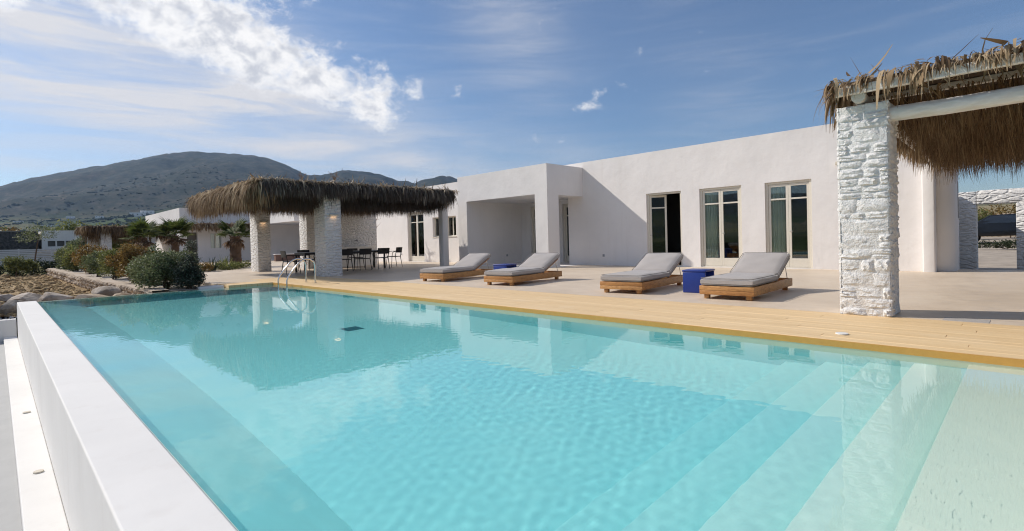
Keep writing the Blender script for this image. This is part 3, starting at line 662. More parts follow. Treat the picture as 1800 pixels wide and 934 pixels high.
# ================================================================== thatched pergolas
def thatch_set(x0, x1, y0, y1, zt, n_top, edges, hang, wid=.02):
    """returns strand sets: crown litter and edge fringes. edges: list of (side, n, length, lo-tone, hi-tone, outward)"""
    S = []
    P = np.stack([nr.uniform(x0, x1, n_top), nr.uniform(y0, y1, n_top), zt+nr.uniform(-.02, .06, n_top)], 1); D = nr.normal(size=(n_top, 3)); D[:, 2] = np.abs(D[:, 2])*.35
    S.append((P, D, nr.uniform(.15, .48, n_top), nr.uniform(.6, 2.2, n_top)*wid, nr.uniform(.4, 1.8, n_top), np.clip(nr.normal(.72, .22, n_top), 0, 1), 3, .7))
    for (side, n, ln, lo_, hi_, outw, zoff, dep) in edges:
        nc = max(60, n//26); qc = nr.uniform(0, 1, nc); ci = nr.integers(0, nc, n); span = (x1-x0) if side in 'SN' else (y1-y0)
        q = np.clip(qc[ci]+nr.normal(0, .035/span, n), 0, 1); cl = nr.uniform(.45, 1.25, nc)[ci]; ct = nr.normal(0, .21, nc)[ci]; cdir = nr.normal(0, .30, (nc, 3))[ci]; co = nr.uniform(.3, 1.7, nc)[ci][:, None]; cz = nr.uniform(-.07, .05, nc)[ci]
        if side in 'SN': xx = x0+(x1-x0)*q; yy = np.full(n, y0 if side == 'S' else y1)+nr.uniform(-dep, dep, n); D = np.tile([0, -1. if side == 'S' else 1., 0], (n, 1))
        else: yy = y0+(y1-y0)*q; xx = np.full(n, x0 if side == 'W' else x1)+nr.uniform(-dep, dep, n); D = np.tile([-1. if side == 'W' else 1., 0, 0], (n, 1))
        D = D*outw*co+cdir+nr.normal(size=(n, 3))*.12; D[:, 2] = nr.uniform(-.5, .35, n)
        P = np.stack([xx, yy, zt+zoff+cz+nr.uniform(-.04, .03, n)], 1)
        S.append((P, D, ln*cl*nr.uniform(.55, 1.12, n), np.exp(nr.normal(-.2, .6, n))*wid, nr.uniform(2.5, 6, n), np.clip(nr.uniform(lo_, hi_, n)+ct, 0, 1), 5, .26))
    return S
def ceiling_set(x0, x1, y0, y1, z, n, ln, lo_, hi_, wid, rows=None):
    xx = nr.uniform(x0, x1, n); yy = nr.uniform(y0, y1, n)
    if rows is not None: yy = y0+(np.round((yy-y0)/rows))*rows+nr.normal(0, .03, n); yy = np.clip(yy, y0, y1)
    P = np.stack([xx, yy, np.full(n, z)+nr.uniform(-.03, .02, n)], 1); D = nr.normal(size=(n, 3))*.28; D[:, 2] = -1
    gxk = np.floor(xx/.11)+np.floor(yy/.2)*57; hsh = np.abs(np.sin(gxk*12.9898)*43758.5453) % 1; D[:, 0] += (hsh-.5)*.7; D[:, 1] += (np.abs(np.sin(gxk*78.233)*9631.7) % 1-.5)*.6
    L = ln*(.55+.55*hsh)*nr.uniform(.6, 1.1, n)
    return (P, D, L, nr.uniform(.4, 1.3, n)*wid, np.full(n, 1.2), np.clip(nr.uniform(lo_, hi_, n)+(hsh-.5)*.35, 0, 1), 3, .2)

# --- right pergola
pr = empty('pergola', (2, 11, 0)); tag(pr, 'thatched pergola roof on whitewashed logs beside the villa on the right', 'pergola')
def log(name, a, b, rad, mt, parent, n=14, wob=.009, seed=0):
    q = random.Random(seed); k = 15; a, b = Vector(a), Vector(b); pts = [a.lerp(b, i/(k-1))+Vector((0, q.uniform(-wob, wob), q.uniform(-wob, wob))) for i in range(k)]
    o = MB().tube(pts, [rad*(1+q.uniform(-.04, .04)) for _ in range(k)], n).obj(name, mt, None, 0, 1, True); child_at(o, parent); return o
log('front_beam', (-1.18, 7.42, 2.345), (6, 7.42, 2.37), .088, LOGM, pr, seed=1)
log('cross_beam', (-1.44, 7.22, 2.575), (-1.60, 15.6, 2.54), .075, LOGM, pr, seed=2)
log('cross_beam', (3.2, 7.2, 2.575), (3.2, 15.5, 2.54), .075, LOGM, pr, seed=3)
for k, yy in enumerate(np.linspace(7.16, 15.2, 10)):
    o = B('batten', -1.66, 6, yy-.03, yy+.03, 2.655 if k else 2.60, 2.73 if k else 2.70, LOGM, None, .006, 1); child_at(o, pr)
mat_core = plain('thatch_core', (.06, .04, .025), 1., bs=1., sc_=30)
o = B('thatch_bed', -1.62, 6, 7.25, 15.3, 2.735, 2.77, mat_core); child_at(o, pr)
S = thatch_set(-1.68, 6, 7.13, 15.4, 2.785, 5000, [('S', 1500, .20, .35, .9, .35, -.01, .05), ('S', 200, .42, .5, .95, .5, .0, .05), ('W', 2600, .42, .25, .9, .4, -.0, .06)], 0, .026)
o = strand_obj('thatch', S, THATCH, None); child_at(o, pr)
S = [ceiling_set(-1.5, 5.5, 7.9, 15.2, 2.66, 26000, .50, .1, .66, .013, .42), ceiling_set(-1.5, 5.5, 11., 15.2, 2.62, 9000, .66, .1, .66, .015, .42)]
o = strand_obj('hanging_fringe', S, THATCH, None); child_at(o, pr)
# individual folded palm leaves along the front edge and corner
leafm = []
for s in range(8):
    q = random.Random(90+s); vs = []; fs = []; nb = 5
    for b_ in range(nb):
        a = (b_-(nb-1)/2)*.22+q.uniform(-.1, .1); L = q.uniform(.75, 1.15); pr_ = Vector((0, 0, 0)); d = Vector((math.sin(a), -math.cos(a)*.6, .35)); w0 = .035
        for i in range(5):
            wv = w0*(1-.8*i/4)*(1 if i else .5); sd = Vector((math.cos(a), math.sin(a)*.6, q.uniform(-.3, .3))); n0 = len(vs)
            vs += [tuple(pr_-sd*wv), tuple(pr_+sd*wv)]
            if i: fs.append((n0-2, n0-1, n0+1, n0))
            d = (d+Vector((q.uniform(-.22, .22), q.uniform(-.1, .1), -.42-.25*i))).normalized(); pr_ = pr_+d*L*.24
    me = MB().add(vs, fs).mesh('palm_leaf', FROND_TOP); at = me.attributes.new('tone', 'FLOAT', 'POINT')
    for k_, v_ in enumerate(at.data): v_.value = min(1, max(0, q.gauss(.62, .10)+((k_//10+s) % 4)*.09-.16))
    leafm.append(me)
rg = random.Random(5)
for k in range(270):
    o = link('palm_leaf', leafm[k % 8], None); q = rg.random()
    if k < 225: o.location = (-1.66+3.6*q, 7.15+rg.uniform(-.03, .12), 2.775+rg.uniform(-.035, .035)); yawl = rg.uniform(-1.7, 1.7)
    else: o.location = (-1.68+rg.uniform(-.04, .06), 7.15+q*3.5, 2.77+rg.uniform(-.02, .03)); yawl = -1.57+rg.uniform(-.7, .7)
    s_l = rg.choice([.11, .15, .19, .24, .29]); o.scale = (s_l*rg.uniform(.6, 1.2), s_l, s_l*rg.uniform(.6, 1.3)); o.rotation_euler = (rg.uniform(-.15, .5), rg.uniform(-.35, .35), yawl); child_at(o, pr)

# --- pavilion beyond the pool
pv = empty('pavilion', (-19.3, 9.5, 0)); tag(pv, 'open dining pavilion with shaggy thatch roof on white stone pillars', 'pavilion')
def pav_box(name, *a, bevel=.03, mt=None): o = B(name, *a, mt or WHITE_STONE, None, bevel, 2); child_at(o, pv); return o
pav_box('pillar', -16.66, -15.86, 7.44, 8.0, -.05, 2.60)
pav_box('pillar', -22.7, -21.85, 7.44, 7.95, -.05, 2.60)
pav_box('pillar', -22.9, -22.1, 9.55, 10.1, -.05, 2.60)
pav_box('pillar', -17.02, -16.72, 12.75, 13.05, -.05, 2.60, mt=PLASTER, bevel=.05)
for y in (7.7, 12.5): log('beam', (-22.6, y, 2.66), (-15.9, y, 2.66), .08, LOGM, pv, seed=int(y))
for x in (-22.3, -19.3, -16.3): log('joist', (x, 5.6, 2.76), (x, 12.4, 2.76), .06, LOGM, pv, seed=int(-x))
o = B('thatch_bed', -22.6, -15.62, 5.6, 12.5, 2.80, 2.86, mat_core); child_at(o, pv)
S = thatch_set(-22.65, -15.6, 5.5, 12.35, 2.90, 9000, [('S', 13000, .74, .22, 1., .30, .0, .12), ('S', 3600, .34, .8, 1., .6, .07, .18), ('W', 4000, .55, .2, .8, .1, 0, .05), ('N', 3500, .6, .2, .6, .25, 0, .08)], 0, .022)
S.append(ceiling_set(-22.5, -16.2, 5.8, 12.4, 2.80, 15000, .62, .05, .5, .02))
o = strand_obj('thatch', S, THATCH, None); child_at(o, pv)
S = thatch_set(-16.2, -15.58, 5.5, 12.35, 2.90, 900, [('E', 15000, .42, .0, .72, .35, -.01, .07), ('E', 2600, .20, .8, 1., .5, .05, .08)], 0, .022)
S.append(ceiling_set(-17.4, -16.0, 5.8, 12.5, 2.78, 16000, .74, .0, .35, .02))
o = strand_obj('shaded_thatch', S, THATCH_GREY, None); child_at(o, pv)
n = 2600; q_ = nr.uniform(0, 1, n); eS = nr.random(n) < .45
P = np.stack([np.where(eS, -22.7+7.1*q_, -15.66+nr.normal(0, .10, n)), np.where(eS, 5.5+np.abs(nr.normal(0, .22, n)), 5.5+7.1*q_), 2.93+nr.uniform(-.03, .05, n)], 1)
D = nr.normal(size=(n, 3)); D[:, 2] = np.abs(D[:, 2])*.25
o = strand_obj('roof_litter', [(P, D, nr.uniform(.10, .34, n), nr.uniform(.02, .05, n), nr.uniform(.6, 2.4, n), np.clip(nr.normal(.75, .2, n), 0, 1), 3, .7)], FROND_TOP, None); child_at(o, pv)
WARM = bpy.data.materials.new('lamp_glow'); WARM.use_nodes = True; b = WARM.node_tree.nodes['Principled BSDF']; b.inputs['Emission Color'].default_value = (1, .55, .25, 1); b.inputs['Emission Strength'].default_value = .4
def sconce(x, y, z, parent):
    o = MB().box(x+.001, x+.10, y-.14, y+.14, z, z+.05).obj('wall_lamp', BEIGE, None, .006, 1); child_at(o, parent)
    q = MB().box(x+.02, x+.09, y-.10, y+.10, z-.012, z-.001).obj('bulb', WARM, o)
    l = bpy.data.lights.new('wall_lamp_light', 'AREA'); l.energy = .15; l.size = .18; l.color = (1, .6, .3); lo = bpy.data.objects.new('wall_lamp_light', l); col.objects.link(lo); lo.location = (x+.05, y, z-.02); lo.parent = o
sconce(-15.86, 7.72, 1.93, pv); sconce(-21.85, 7.66, 1.97, pv)

# kitchen wall under the pavilion
kw = B('kitchen_wall', -22.75, -22.35, 10.12, 13.1, -.05, 2.55, PLASTER); boolean(kw, []); kw.data.materials.clear(); kw.data.materials.append(WHITE_STONE); soften(kw, .08, 3); tag(kw, 'rough whitewashed wall with taps at the back of the pavilion', 'wall')
ctr = empty('kitchen_counter', (-22.0, 11.3, 0)); tag(ctr, 'white built-in counter against the rough pavilion wall', 'counter')
child_at(B('base', -22.34, -21.8, 10.14, 12.6, 0, .84, PLASTER_COOL, None, .01, 1), ctr); child_at(B('worktop', -22.34, -21.75, 10.14, 12.65, .842, .90, PLASTER_COOL, None, .01, 2), ctr)
for y, z in ((10.9, 1.17), (11.9, 1.17)):
    o = MB().tube([(-22.34, y, z), (-22.2, y, z), (-22.12, y, z+.05), (-22.08, y, z-.03)], .014, 6).obj('tap', BLACK); tag(o, ('dark wall tap nearer the corner pillar' if y < 11 else 'dark wall tap farther along the rough wall, above the chairs'), 'tap', 'dark taps on the pavilion wall')

# ================================================================== ladder
ld = empty('pool_ladder', (-13.6, 5.6, 0)); tag(ld, 'curved stainless steel ladder at the far end of the pool', 'ladder')
for x in (-14.02, -13.45):
    pts = [(x, 5.26, -1.1), (x, 5.26, -.06), (x, 5.26, .12), (x, 5.30, .22), (x, 5.42, .38), (x, 5.58, .56), (x, 5.66, .62), (x, 5.76, .655), (x, 5.88, .64), (x, 5.97, .57), (x, 6.0, .46), (x, 6.0, .2), (x, 6.0, .0)]
    child_at(MB().tube(pts, .021, 12).obj('rail', STEEL, None, 0, 1, True), ld)
    child_at(MB().tube([(x, 6.0, .001), (x, 6.0, .012)], .045, 16).obj('flange', STEEL, None), ld)
for z in (-.3, -.58, -.86): child_at(B('rung', -14.0, -13.47, 5.22, 5.30, z, z+.03, STEEL, None, .006, 2), ld)

# ================================================================== sun loungers
LW, LL = .82, 2.05
def bar_obj(name, x0, x1, y0, y1, z0, z1, parent, mt=TEAK, bev=.005): o = B(name, x0, x1, y0, y1, z0, z1, mt, None, bev, 2); o.parent = parent; return o
def cushion_mesh(name, W_, L_, T_, crown, seed, sag=0.):
    q = random.Random(seed); nx, ny = 14, 22; vs = []; fs = []
    def P(i, j, top):
        a = i/nx; b = j/ny; ex = min(a, 1-a)*W_; ey = min(b, 1-b)*L_; e = min(ex, ey); rr = .045
        rnd = math.sqrt(max(0, 1-(1-min(1, e/rr))**2)) if e < rr else 1
        h = (T_*.5)*(.45+.55*rnd)+(crown*min(1, ex/.2)*min(1, ey/.2))*(1 if top else .3)
        w_ = .006*math.sin(a*9+seed)*math.sin(b*13+seed*2)
        return (a*W_-W_/2, b*L_, T_*.5+(h if top else -h)+(w_ if top else 0)+sag*(abs(a-.5)*2)**2*(1-b)*-.0)
    top = {}; bot = {}
    for j in range(ny+1):
        for i in range(nx+1):
            top[i, j] = len(vs); vs.append(P(i, j, True))
    for j in range(ny+1):
        for i in range(nx+1):
            bot[i, j] = len(vs); vs.append(P(i, j, False))
    for j in range(ny):
        for i in range(nx): fs.append((top[i, j], top[i+1, j], top[i+1, j+1], top[i, j+1])); fs.append((bot[i, j], bot[i, j+1], bot[i+1, j+1], bot[i+1, j]))
    for i in range(nx): fs.append((bot[i, 0], bot[i+1, 0], top[i+1, 0], top[i, 0])); fs.append((top[i, ny], top[i+1, ny], bot[i+1, ny], bot[i, ny]))
    for j in range(ny): fs.append((top[0, j], top[0, j+1], bot[0, j+1], bot[0, j])); fs.append((bot[nx, j], bot[nx, j+1], top[nx, j+1], top[nx, j]))
    me = MB().add(vs, fs).mesh(name, FABRIC, 0, 1, True); return me
def make_lounger():
    root = empty('sun_lounger')        # front right corner of the frame at the origin, length along +y
    z0, z1 = .07, .205
    bar_obj('side_board', -LW, -LW+.035, .036, LL-.036, z0, z1, root); bar_obj('side_board', -.035, 0, .036, LL-.036, z0, z1, root)
    bar_obj('end_board', -LW-.001, .001, 0, .035, z0+.001, z0+.066, root); bar_obj('end_board', -LW-.001, .001, 0, .035, z0+.069, z1+.001, root); bar_obj('end_board', -LW, 0, LL-.035, LL, z0, z1, root)
    for x in (-LW+.05, -.13):
        for y in (.06, LL-.15): bar_obj('leg', x, x+.075, y, y+.075, 0, z0+.02, root)
    for k in range(9): bar_obj('slat', -LW+.036, -.036, .08+k*.135, .08+k*.135+.09, z1-.04, z1-.02, root, bev=.003)
    a = R(24.5); hy = 1.30
    br = MB(); br.box(-LW+.05, -LW+.09, 0, .74, -.012, .018); br.box(-.09, -.05, 0, .74, -.012, .018)
    br.box(-LW+.09, -.09, .70, .74, -.012, .018); b_ = br.obj('backrest_frame', TEAK, root, .004, 1); b_.location = (0, hy, z1+.0); b_.rotation_euler = (a, 0, 0)
    for k in range(6):
        s_ = B('backrest_slat', -LW+.09, -.09, .04+k*.11, .04+k*.11+.075, -.004, .014, TEAK, b_, .003, 1)
    for px_ in (-.06, -LW+.06): MB().tube([(px_, hy+.54, z1+.235), (px_, hy+.66, z1-.02)], .007, 6).obj('prop', STEEL, root)
    c1 = link('seat_cushion', cushion_mesh('seat_cushion', LW-.03, hy-.0, .120, .02, 3), root); c1.location = (-LW/2, .0, z1+.004)
    c2 = link('back_cushion', cushion_mesh('back_cushion', LW-.03, .80, .115, .026, 5), root); c2.location = (-LW/2, hy-.012, z1+.022); c2.rotation_euler = (a, 0, 0)
    for c_o, L_, T_ in ((c1, hy, .120), (c2, .80, .115)):
        w2 = (LW-.03)/2-.004
        for zz in (.016, T_-.006):
            lp = [(-w2+.03, .004, zz), (w2-.03, .004, zz), (w2, .03, zz), (w2, L_-.03, zz), (w2-.03, L_-.004, zz), (-w2+.03, L_-.004, zz), (-w2, L_-.03, zz), (-w2, .03, zz), (-w2+.03, .004, zz)]
            MB().tube(lp, .0055, 5, False).obj('piping', PIPING, c_o, 0, 1, True)
    return root
PIPING = plain('piping_fabric', (.27, .25, .235), .9)
proto = make_lounger()
def copy_tree(o, parent=None):
    c = o.copy(); col.objects.link(c); c.parent = parent
    for ch in [x for x in bpy.data.objects if x.parent == o]: copy_tree(ch, c)
    return c
spots = [((-10.42, 7.92), 10, 'teak sun lounger farthest from the camera, nearest the dining pavilion'),
         ((-8.02, 7.97), 8, 'teak sun lounger in front of the white portico corner, right of the far blue table'),
         ((-4.80, 7.92), 6, 'teak sun lounger in front of the open French door, left of the tall blue table'),
         ((-2.93, 7.93), 2.5, 'largest looking teak sun lounger, nearest the right stone pillar')]
G_L = 'teak sun loungers with grey cushions on the terrace'
for k, ((x, y), a, lab) in enumerate(spots):
    o = proto if k == 0 else copy_tree(proto)
    o.location = (x, y, 0); o.rotation_euler = (0, 0, R(a)); tag(o, lab, 'sun lounger', G_L)
# blue side tables
def make_table():
    root = empty('side_table'); s, h, th = .42, .40, .035
    for nm, b in (('side_panel', (-.20, .20, 0, th, 0, h-.037)), ('side_panel', (-.20, .20, s, s+th, 0, h-.037)), ('table_top', (-.21, .21, -.006, s+th+.006, h-.035, h))):
        o = B(nm, *b, BLUE, root, .012, 3)
    B('shelf', -.195, .195, th+.001, s-.001, .10, .12, BLUE, root, .004, 1)
    return root
tb = make_table(); tb.location = (-4.18, 8.60, 0); tb.rotation_euler = (0, 0, R(5)); tag(tb, 'glossy blue side table between the two right hand loungers', 'side table', 'blue side tables')
t2 = copy_tree(tb); t2.location = (-9.45, 8.95, 0); t2.rotation_euler = (0, 0, R(9)); tag(t2, 'glossy blue side table half hidden between the two left hand loungers', 'side table', 'blue side tables')

# ================================================================== dining set
def make_chair():
    root = empty('dining_chair')                  # faces +y locally; back at -y
    o = B('seat', -.23, .23, -.22, .22, .43, .46, BLACK, root, .012, 2)
    vs = []; fs = []; n = 8                         # gently curved backrest panel
    for j, (z, yb) in enumerate(((.60, -.235), (.72, -.25), (.83, -.275))):
        for i in range(n+1):
            a = (i/n-.5)*2; vs.append((a*.25, yb-.03*(1-a*a), z)); vs.append((a*.25, yb-.03*(1-a*a)-.018, z))
    for j in range(2):
        for i in range(n):
            a = (j*(n+1)+i)*2; c = a+(n+1)*2; fs += [(a, a+2, c+2, c), (a+1, c+1, c+3, a+3)]
    fs += [((2*(n+1)+i)*2, (2*(n+1)+i+1)*2, (2*(n+1)+i+1)*2+1, (2*(n+1)+i)*2+1) for i in range(n)]+[(i*2, i*2+1, i*2+3, i*2+2) for i in range(n)]
    link('backrest', MB().add(vs, fs).mesh('backrest', BLACK, 0, 1, True), root)
    for sx in (-1, 1):
        MB().tube([(sx*.21, .19, .44), (sx*.245, .24, 0)], [.016, .012], 6).obj('leg', BLACK, root, 0, 1, True)
        MB().tube([(sx*.22, -.24, .66), (sx*.215, -.2, .45), (sx*.24, -.27, 0)], [.014, .017, .012], 6).obj('leg', BLACK, root, 0, 1, True)
        MB().tube([(sx*.235, -.24, .67), (sx*.26, -.1, .665), (sx*.265, .12, .655), (sx*.25, .19, .60), (sx*.22, .19, .45)], .014, 6).obj('armrest', BLACK, root, 0, 1, True)
    return root
ch0 = make_chair()
TX = -19.2
dt = empty('dining_table', (TX, 9.9, 0)); tag(dt, 'long dark dining table with pale top under the pavilion', 'table')
child_at(B('table_top', TX-.5, TX+.5, 7.95, 11.4, .725, .75, plain('table_glass', (.30, .33, .37), .12, bs=0), None, .006, 1), dt)
child_at(B('apron', TX-.46, TX+.46, 7.99, 11.36, .66, .724, BLACK), dt)
for x in (TX-.44, TX+.38):
    for y in (8.0, 11.28): child_at(B('leg', x, x+.06, y, y+.06, 0, .66, BLACK, None, .004, 1), dt)
cs = [((-18.25, 8.45), 90, 'black dining chair right beside the large white pillar'), ((-18.25, 9.25), 90, 'black dining chair, second to the right of the large white pillar'),
      ((-18.3, 10.05), 90, 'black dining chair, third to the right of the large white pillar'), ((-18.3, 10.85), 90, 'black dining chair near the right end of the dining table'),
      ((-20.2, 8.7), -90, 'black dining chair beyond the table, just left of the large white pillar'), ((-20.2, 9.8), -90, 'black dining chair on the far side of the table, behind the large pillar'),
      ((-20.2, 10.8), -90, 'black dining chair on the far side of the table towards its right end'),
      ((-18.75, 7.5), 0, 'black dining chair at the pool end of the table, behind the ladder'), ((-19.2, 12.0), 180, 'black dining chair farthest right, at the house end of the table')]
for k, ((x, y), a, lab) in enumerate(cs):
    o = ch0 if k == 0 else copy_tree(ch0)
    o.location = (x, y, 0); o.rotation_euler = (0, 0, R(a+rng.uniform(-7, 7))); tag(o, lab, 'chair', 'black dining chairs under the pavilion')

# ================================================================== saplings, plants
def branchy(pts0, h, n, seed, spread=.5, rad=.03):
    q = random.Random(seed); m_ = MB(); x, y, z = pts0; top = Vector((x+.05, y, z+h)); m_.tube([(x, y, z), (x+.03, y+.02, z+h*.5), top], [rad, rad*.7, rad*.35], 6)
    for _ in range(n):
        k = q.uniform(.45, 1.); b = Vector((x+.04, y, z+h*k)); d = Vector((q.uniform(-1, 1), q.uniform(-1, 1), q.uniform(.6, 1.6))).normalized(); L = q.uniform(.25, .6)*spread*1.6
        e = b+d*L; m_.tube([b, b.lerp(e, .5)+Vector((q.uniform(-.03, .03), q.uniform(-.03, .03), .02)), e], [rad*.35, rad*.25, rad*.1], 4, False)
        for _ in range(3):
            b2 = b.lerp(e, q.uniform(.4, 1)); d2 = (d+Vector((q.gauss(0, .5), q.gauss(0, .5), q.gauss(.2, .4)))).normalized(); m_.tube([b2, b2+d2*L*.5], [rad*.16, rad*.07], 3, False)
    return m_
def sapling(x, y, h, n, seed, label, spread=.5, rad=.03):
    r_ = empty('bare_sapling', (x, y, 0)); tag(r_, label, 'tree')
    o = branchy((x, y, 0), h, n, seed, spread, rad).obj('trunk', TWIG, None, 0, 1, True); child_at(o, r_); return r_
s1 = sapling(-24.0, 13.8, 2.9, 26, 3, 'slender bare tree against the white wall behind the black chairs', .55, .055)
rk = MB()
for y in (13.35, 13.6): rk.tube([(-23.6, y, 0), (-23.6, y, 1.45)], .014, 5)
rk.tube([(-23.6, 13.2, 1.15), (-23.6, 13.75, 1.15)], .014, 5); rk = rk.obj('plant_stakes', TWIG); tag(rk, 'thin wooden stakes tied beside the slender bare tree', 'stakes')
sapling(-27.5, 11.7, 4.7, 22, 8, 'leafless sapling tip showing above the thatch, left one', .5, .05)
sapling(-27.0, 13.3, 4.7, 46, 9, 'bushier leafless sapling tip showing above the thatch, right one', .55, .05)

def shrub(name, x, y, z, blobs, n, size, mt, label, seed, stems=7, group=None, cat='shrub'):
    r_ = empty(name, (x, y, z)); tag(r_, label, cat, group)
    q = random.Random(seed); m_ = MB(); hh = max(b[2]+b[5]*.4 for b in blobs)
    for _ in range(stems): b = q.choice(blobs); m_.tube([(q.uniform(-.08, .08), q.uniform(-.08, .08), -.02), (b[0]*.5, b[1]*.5, b[2]*.5), (b[0]+q.uniform(-.1, .1), b[1]+q.uniform(-.1, .1), b[2])], [.02, .014, .006], 5)
    m_.obj('stem', BARK, r_, 0, 1, True); foliage('foliage', blobs, n, size, mt, r_, seed=seed, low=.0); return r_
sh = [(-16.5, 3.25, [(-.35, -.35, .45, .55, .5, .5), (.0, .0, .62, .6, .6, .42), (.1, .25, .35, .6, .5, .40), (-.1, .35, .66, .45, .42, .34), (-.2, -.1, .3, .8, .7, .32)], 19000, .050, LEAF_OLIVE, 'large olive green shrub overhanging the stone edge beside the pool'),
      (-15.72, 3.60, [(0, .0, .34, .30, .30, .36), (.0, .05, .62, .24, .24, .32), (.0, -.05, .2, .34, .36, .24)], 8000, .042, LEAF_DARK, 'dark grey green bush at the pool end, nearest the deck corner'),
      (-20.3, 3.15, [(0, 0, .6, .7, .6, .55), (-.4, .2, .78, .5, .5, .42), (.5, -.1, .45, .5, .45, .42)], 13000, .055, LEAF_RUST, 'russet brown leafed shrub behind the olive green one'),
      (-18.6, 3.3, [(0, 0, .45, .5, .45, .42), (.2, .2, .6, .35, .35, .3)], 5000, .055, LEAF_OLIVE, 'small grey green bush between the russet shrub and the olive shrub'),
      (-24.0, 3.1, [(0, 0, .5, .65, .55, .5), (.3, .1, .72, .4, .4, .35)], 7000, .06, LEAF_YG, 'yellow green bush left of the russet shrub'),
      (-27.0, 3.0, [(0, 0, .45, .8, .55, .48), (-.5, 0, .6, .5, .4, .42)], 6000, .065, LEAF_OLIVE, 'dull green bush in the middle of the raised bed'),
      (-31.5, 3.2, [(0, 0, .6, .9, .6, .60), (-1., 0, .55, .7, .5, .5)], 7000, .08, LEAF_RUST, 'brownish bush farther along the raised bed'),
      (-36.5, 3.1, [(0, 0, .6, 1.1, .7, .66), (-1.3, 0, .7, .9, .6, .6)], 7000, .09, LEAF_YG, 'olive yellow bush near the far end of the raised bed'),
      (-41.5, 3.2, [(0, 0, .6, 1.4, .8, .7), (1.4, 0, .5, .9, .6, .55)], 7000, .1, LEAF_OLIVE, 'farthest green bush of the raised bed, beside the hedge')]
for k, (x, y, bl, n, sz, mt, lab) in enumerate(sh): shrub('shrub', x, y, -.06, bl, n, sz, mt, lab, k+1, group='shrubs along the raised bed')
# silvery sprig standing above the bush
shrub('tall_shrub', -17.4, 4.05, -.06, [(0, 0, .95, .16, .16, .22), (.1, 0, 1.15, .14, .14, .16), (0, 0, .6, .2, .2, .3)], 1100, .05, LEAF_DARK, 'thin silvery sprigs rising above the olive green shrub', 77, 5)
# hedge in front of the slat fence
hd = empty('hedge', (-44.5, -2, -.43)); tag(hd, 'low dark clipped hedge across the far side of the brown field', 'hedge')
o = foliage('foliage', [(0, yy, .42+.06*math.sin(yy*2.), .6, .75, .46) for yy in np.arange(-12, 5.4, .8)], 26000, .10, LEAF_HEDGE, hd, seed=60, low=0)
shrub('shrub', -43.4, .9, -.43, [(0, 0, .7, .5, .6, .5), (0, .5, .6, .4, .5, .4)], 2600, .1, LEAF_YG, 'paler bush standing in front of the dark hedge', 61, 4)
# young thin tree in front of the fence
r_ = empty('young_tree', (-46.5, 1.9, -.4)); tag(r_, 'thin leaning young tree in front of the white slat fence', 'tree')
child_at(MB().tube([(-46.5, 1.75, -.5), (-46.5, 1.9, .8), (-46.5, 2.1, 2.2)], [.05, .04, .03], 6).obj('trunk', BARK), r_)
foliage('crown', [(0, .3, 2.75, .8, .9, .5), (0, -.4, 2.4, .5, .6, .35)], 900, .1, LEAF_OLIVE, r_, seed=62)

# ---- palms
def fan_frond(seed, L, rad, dead=False):
    q = random.Random(seed); vs = []; fs = []; tones = []
    # stalk along +x, rising; then a fan of blades
    st = [Vector((0, 0, 0)), Vector((L*.5, 0, L*.18)), Vector((L, 0, L*.12))]
    for a, b in zip(st[:-1], st[1:]):
        n0 = len(vs); vs += [tuple(a+Vector((0, -.02, 0))), tuple(a+Vector((0, .02, 0))), tuple(b+Vector((0, .015, 0))), tuple(b+Vector((0, -.015, 0)))]; fs.append((n0, n0+1, n0+2, n0+3)); tones += [.75]*4
    nb = 22
    for k in range(nb):
        a = (k/(nb-1)-.5)*math.pi*1.25; ln = rad*(1-.25*abs(a)/2)*q.uniform(.85, 1.1)
        d = Vector((math.cos(a), math.sin(a), .25-.3*abs(a)/2)); p_ = st[-1].copy(); sd = Vector((-math.sin(a), math.cos(a), q.uniform(-.4, .4))); w_ = .028
        for i in range(4):
            ww = w_*(1, 1.35, .9, .12)[i]; n0 = len(vs); vs += [tuple(p_-sd*ww), tuple(p_+sd*ww)]; tones += [q.uniform(.2, .9)]*2
            if i: fs.append((n0-2, n0-1, n0+1, n0))
            p_ = p_+d*ln/3; d = (d+Vector((0, 0, (-.75 if dead else -.28)*(i+1)*.5))).normalized()
    me = MB().add(vs, fs).mesh('frond', PALM_DEAD if dead else PALM_GREEN); at = me.attributes.new('tone', 'FLOAT', 'POINT')
    for k_, v_ in enumerate(at.data): v_.value = tones[k_]
    return me
live = [fan_frond(s, .55, .62) for s in range(4)]; dead = [fan_frond(20+s, .5, .6, True) for s in range(3)]
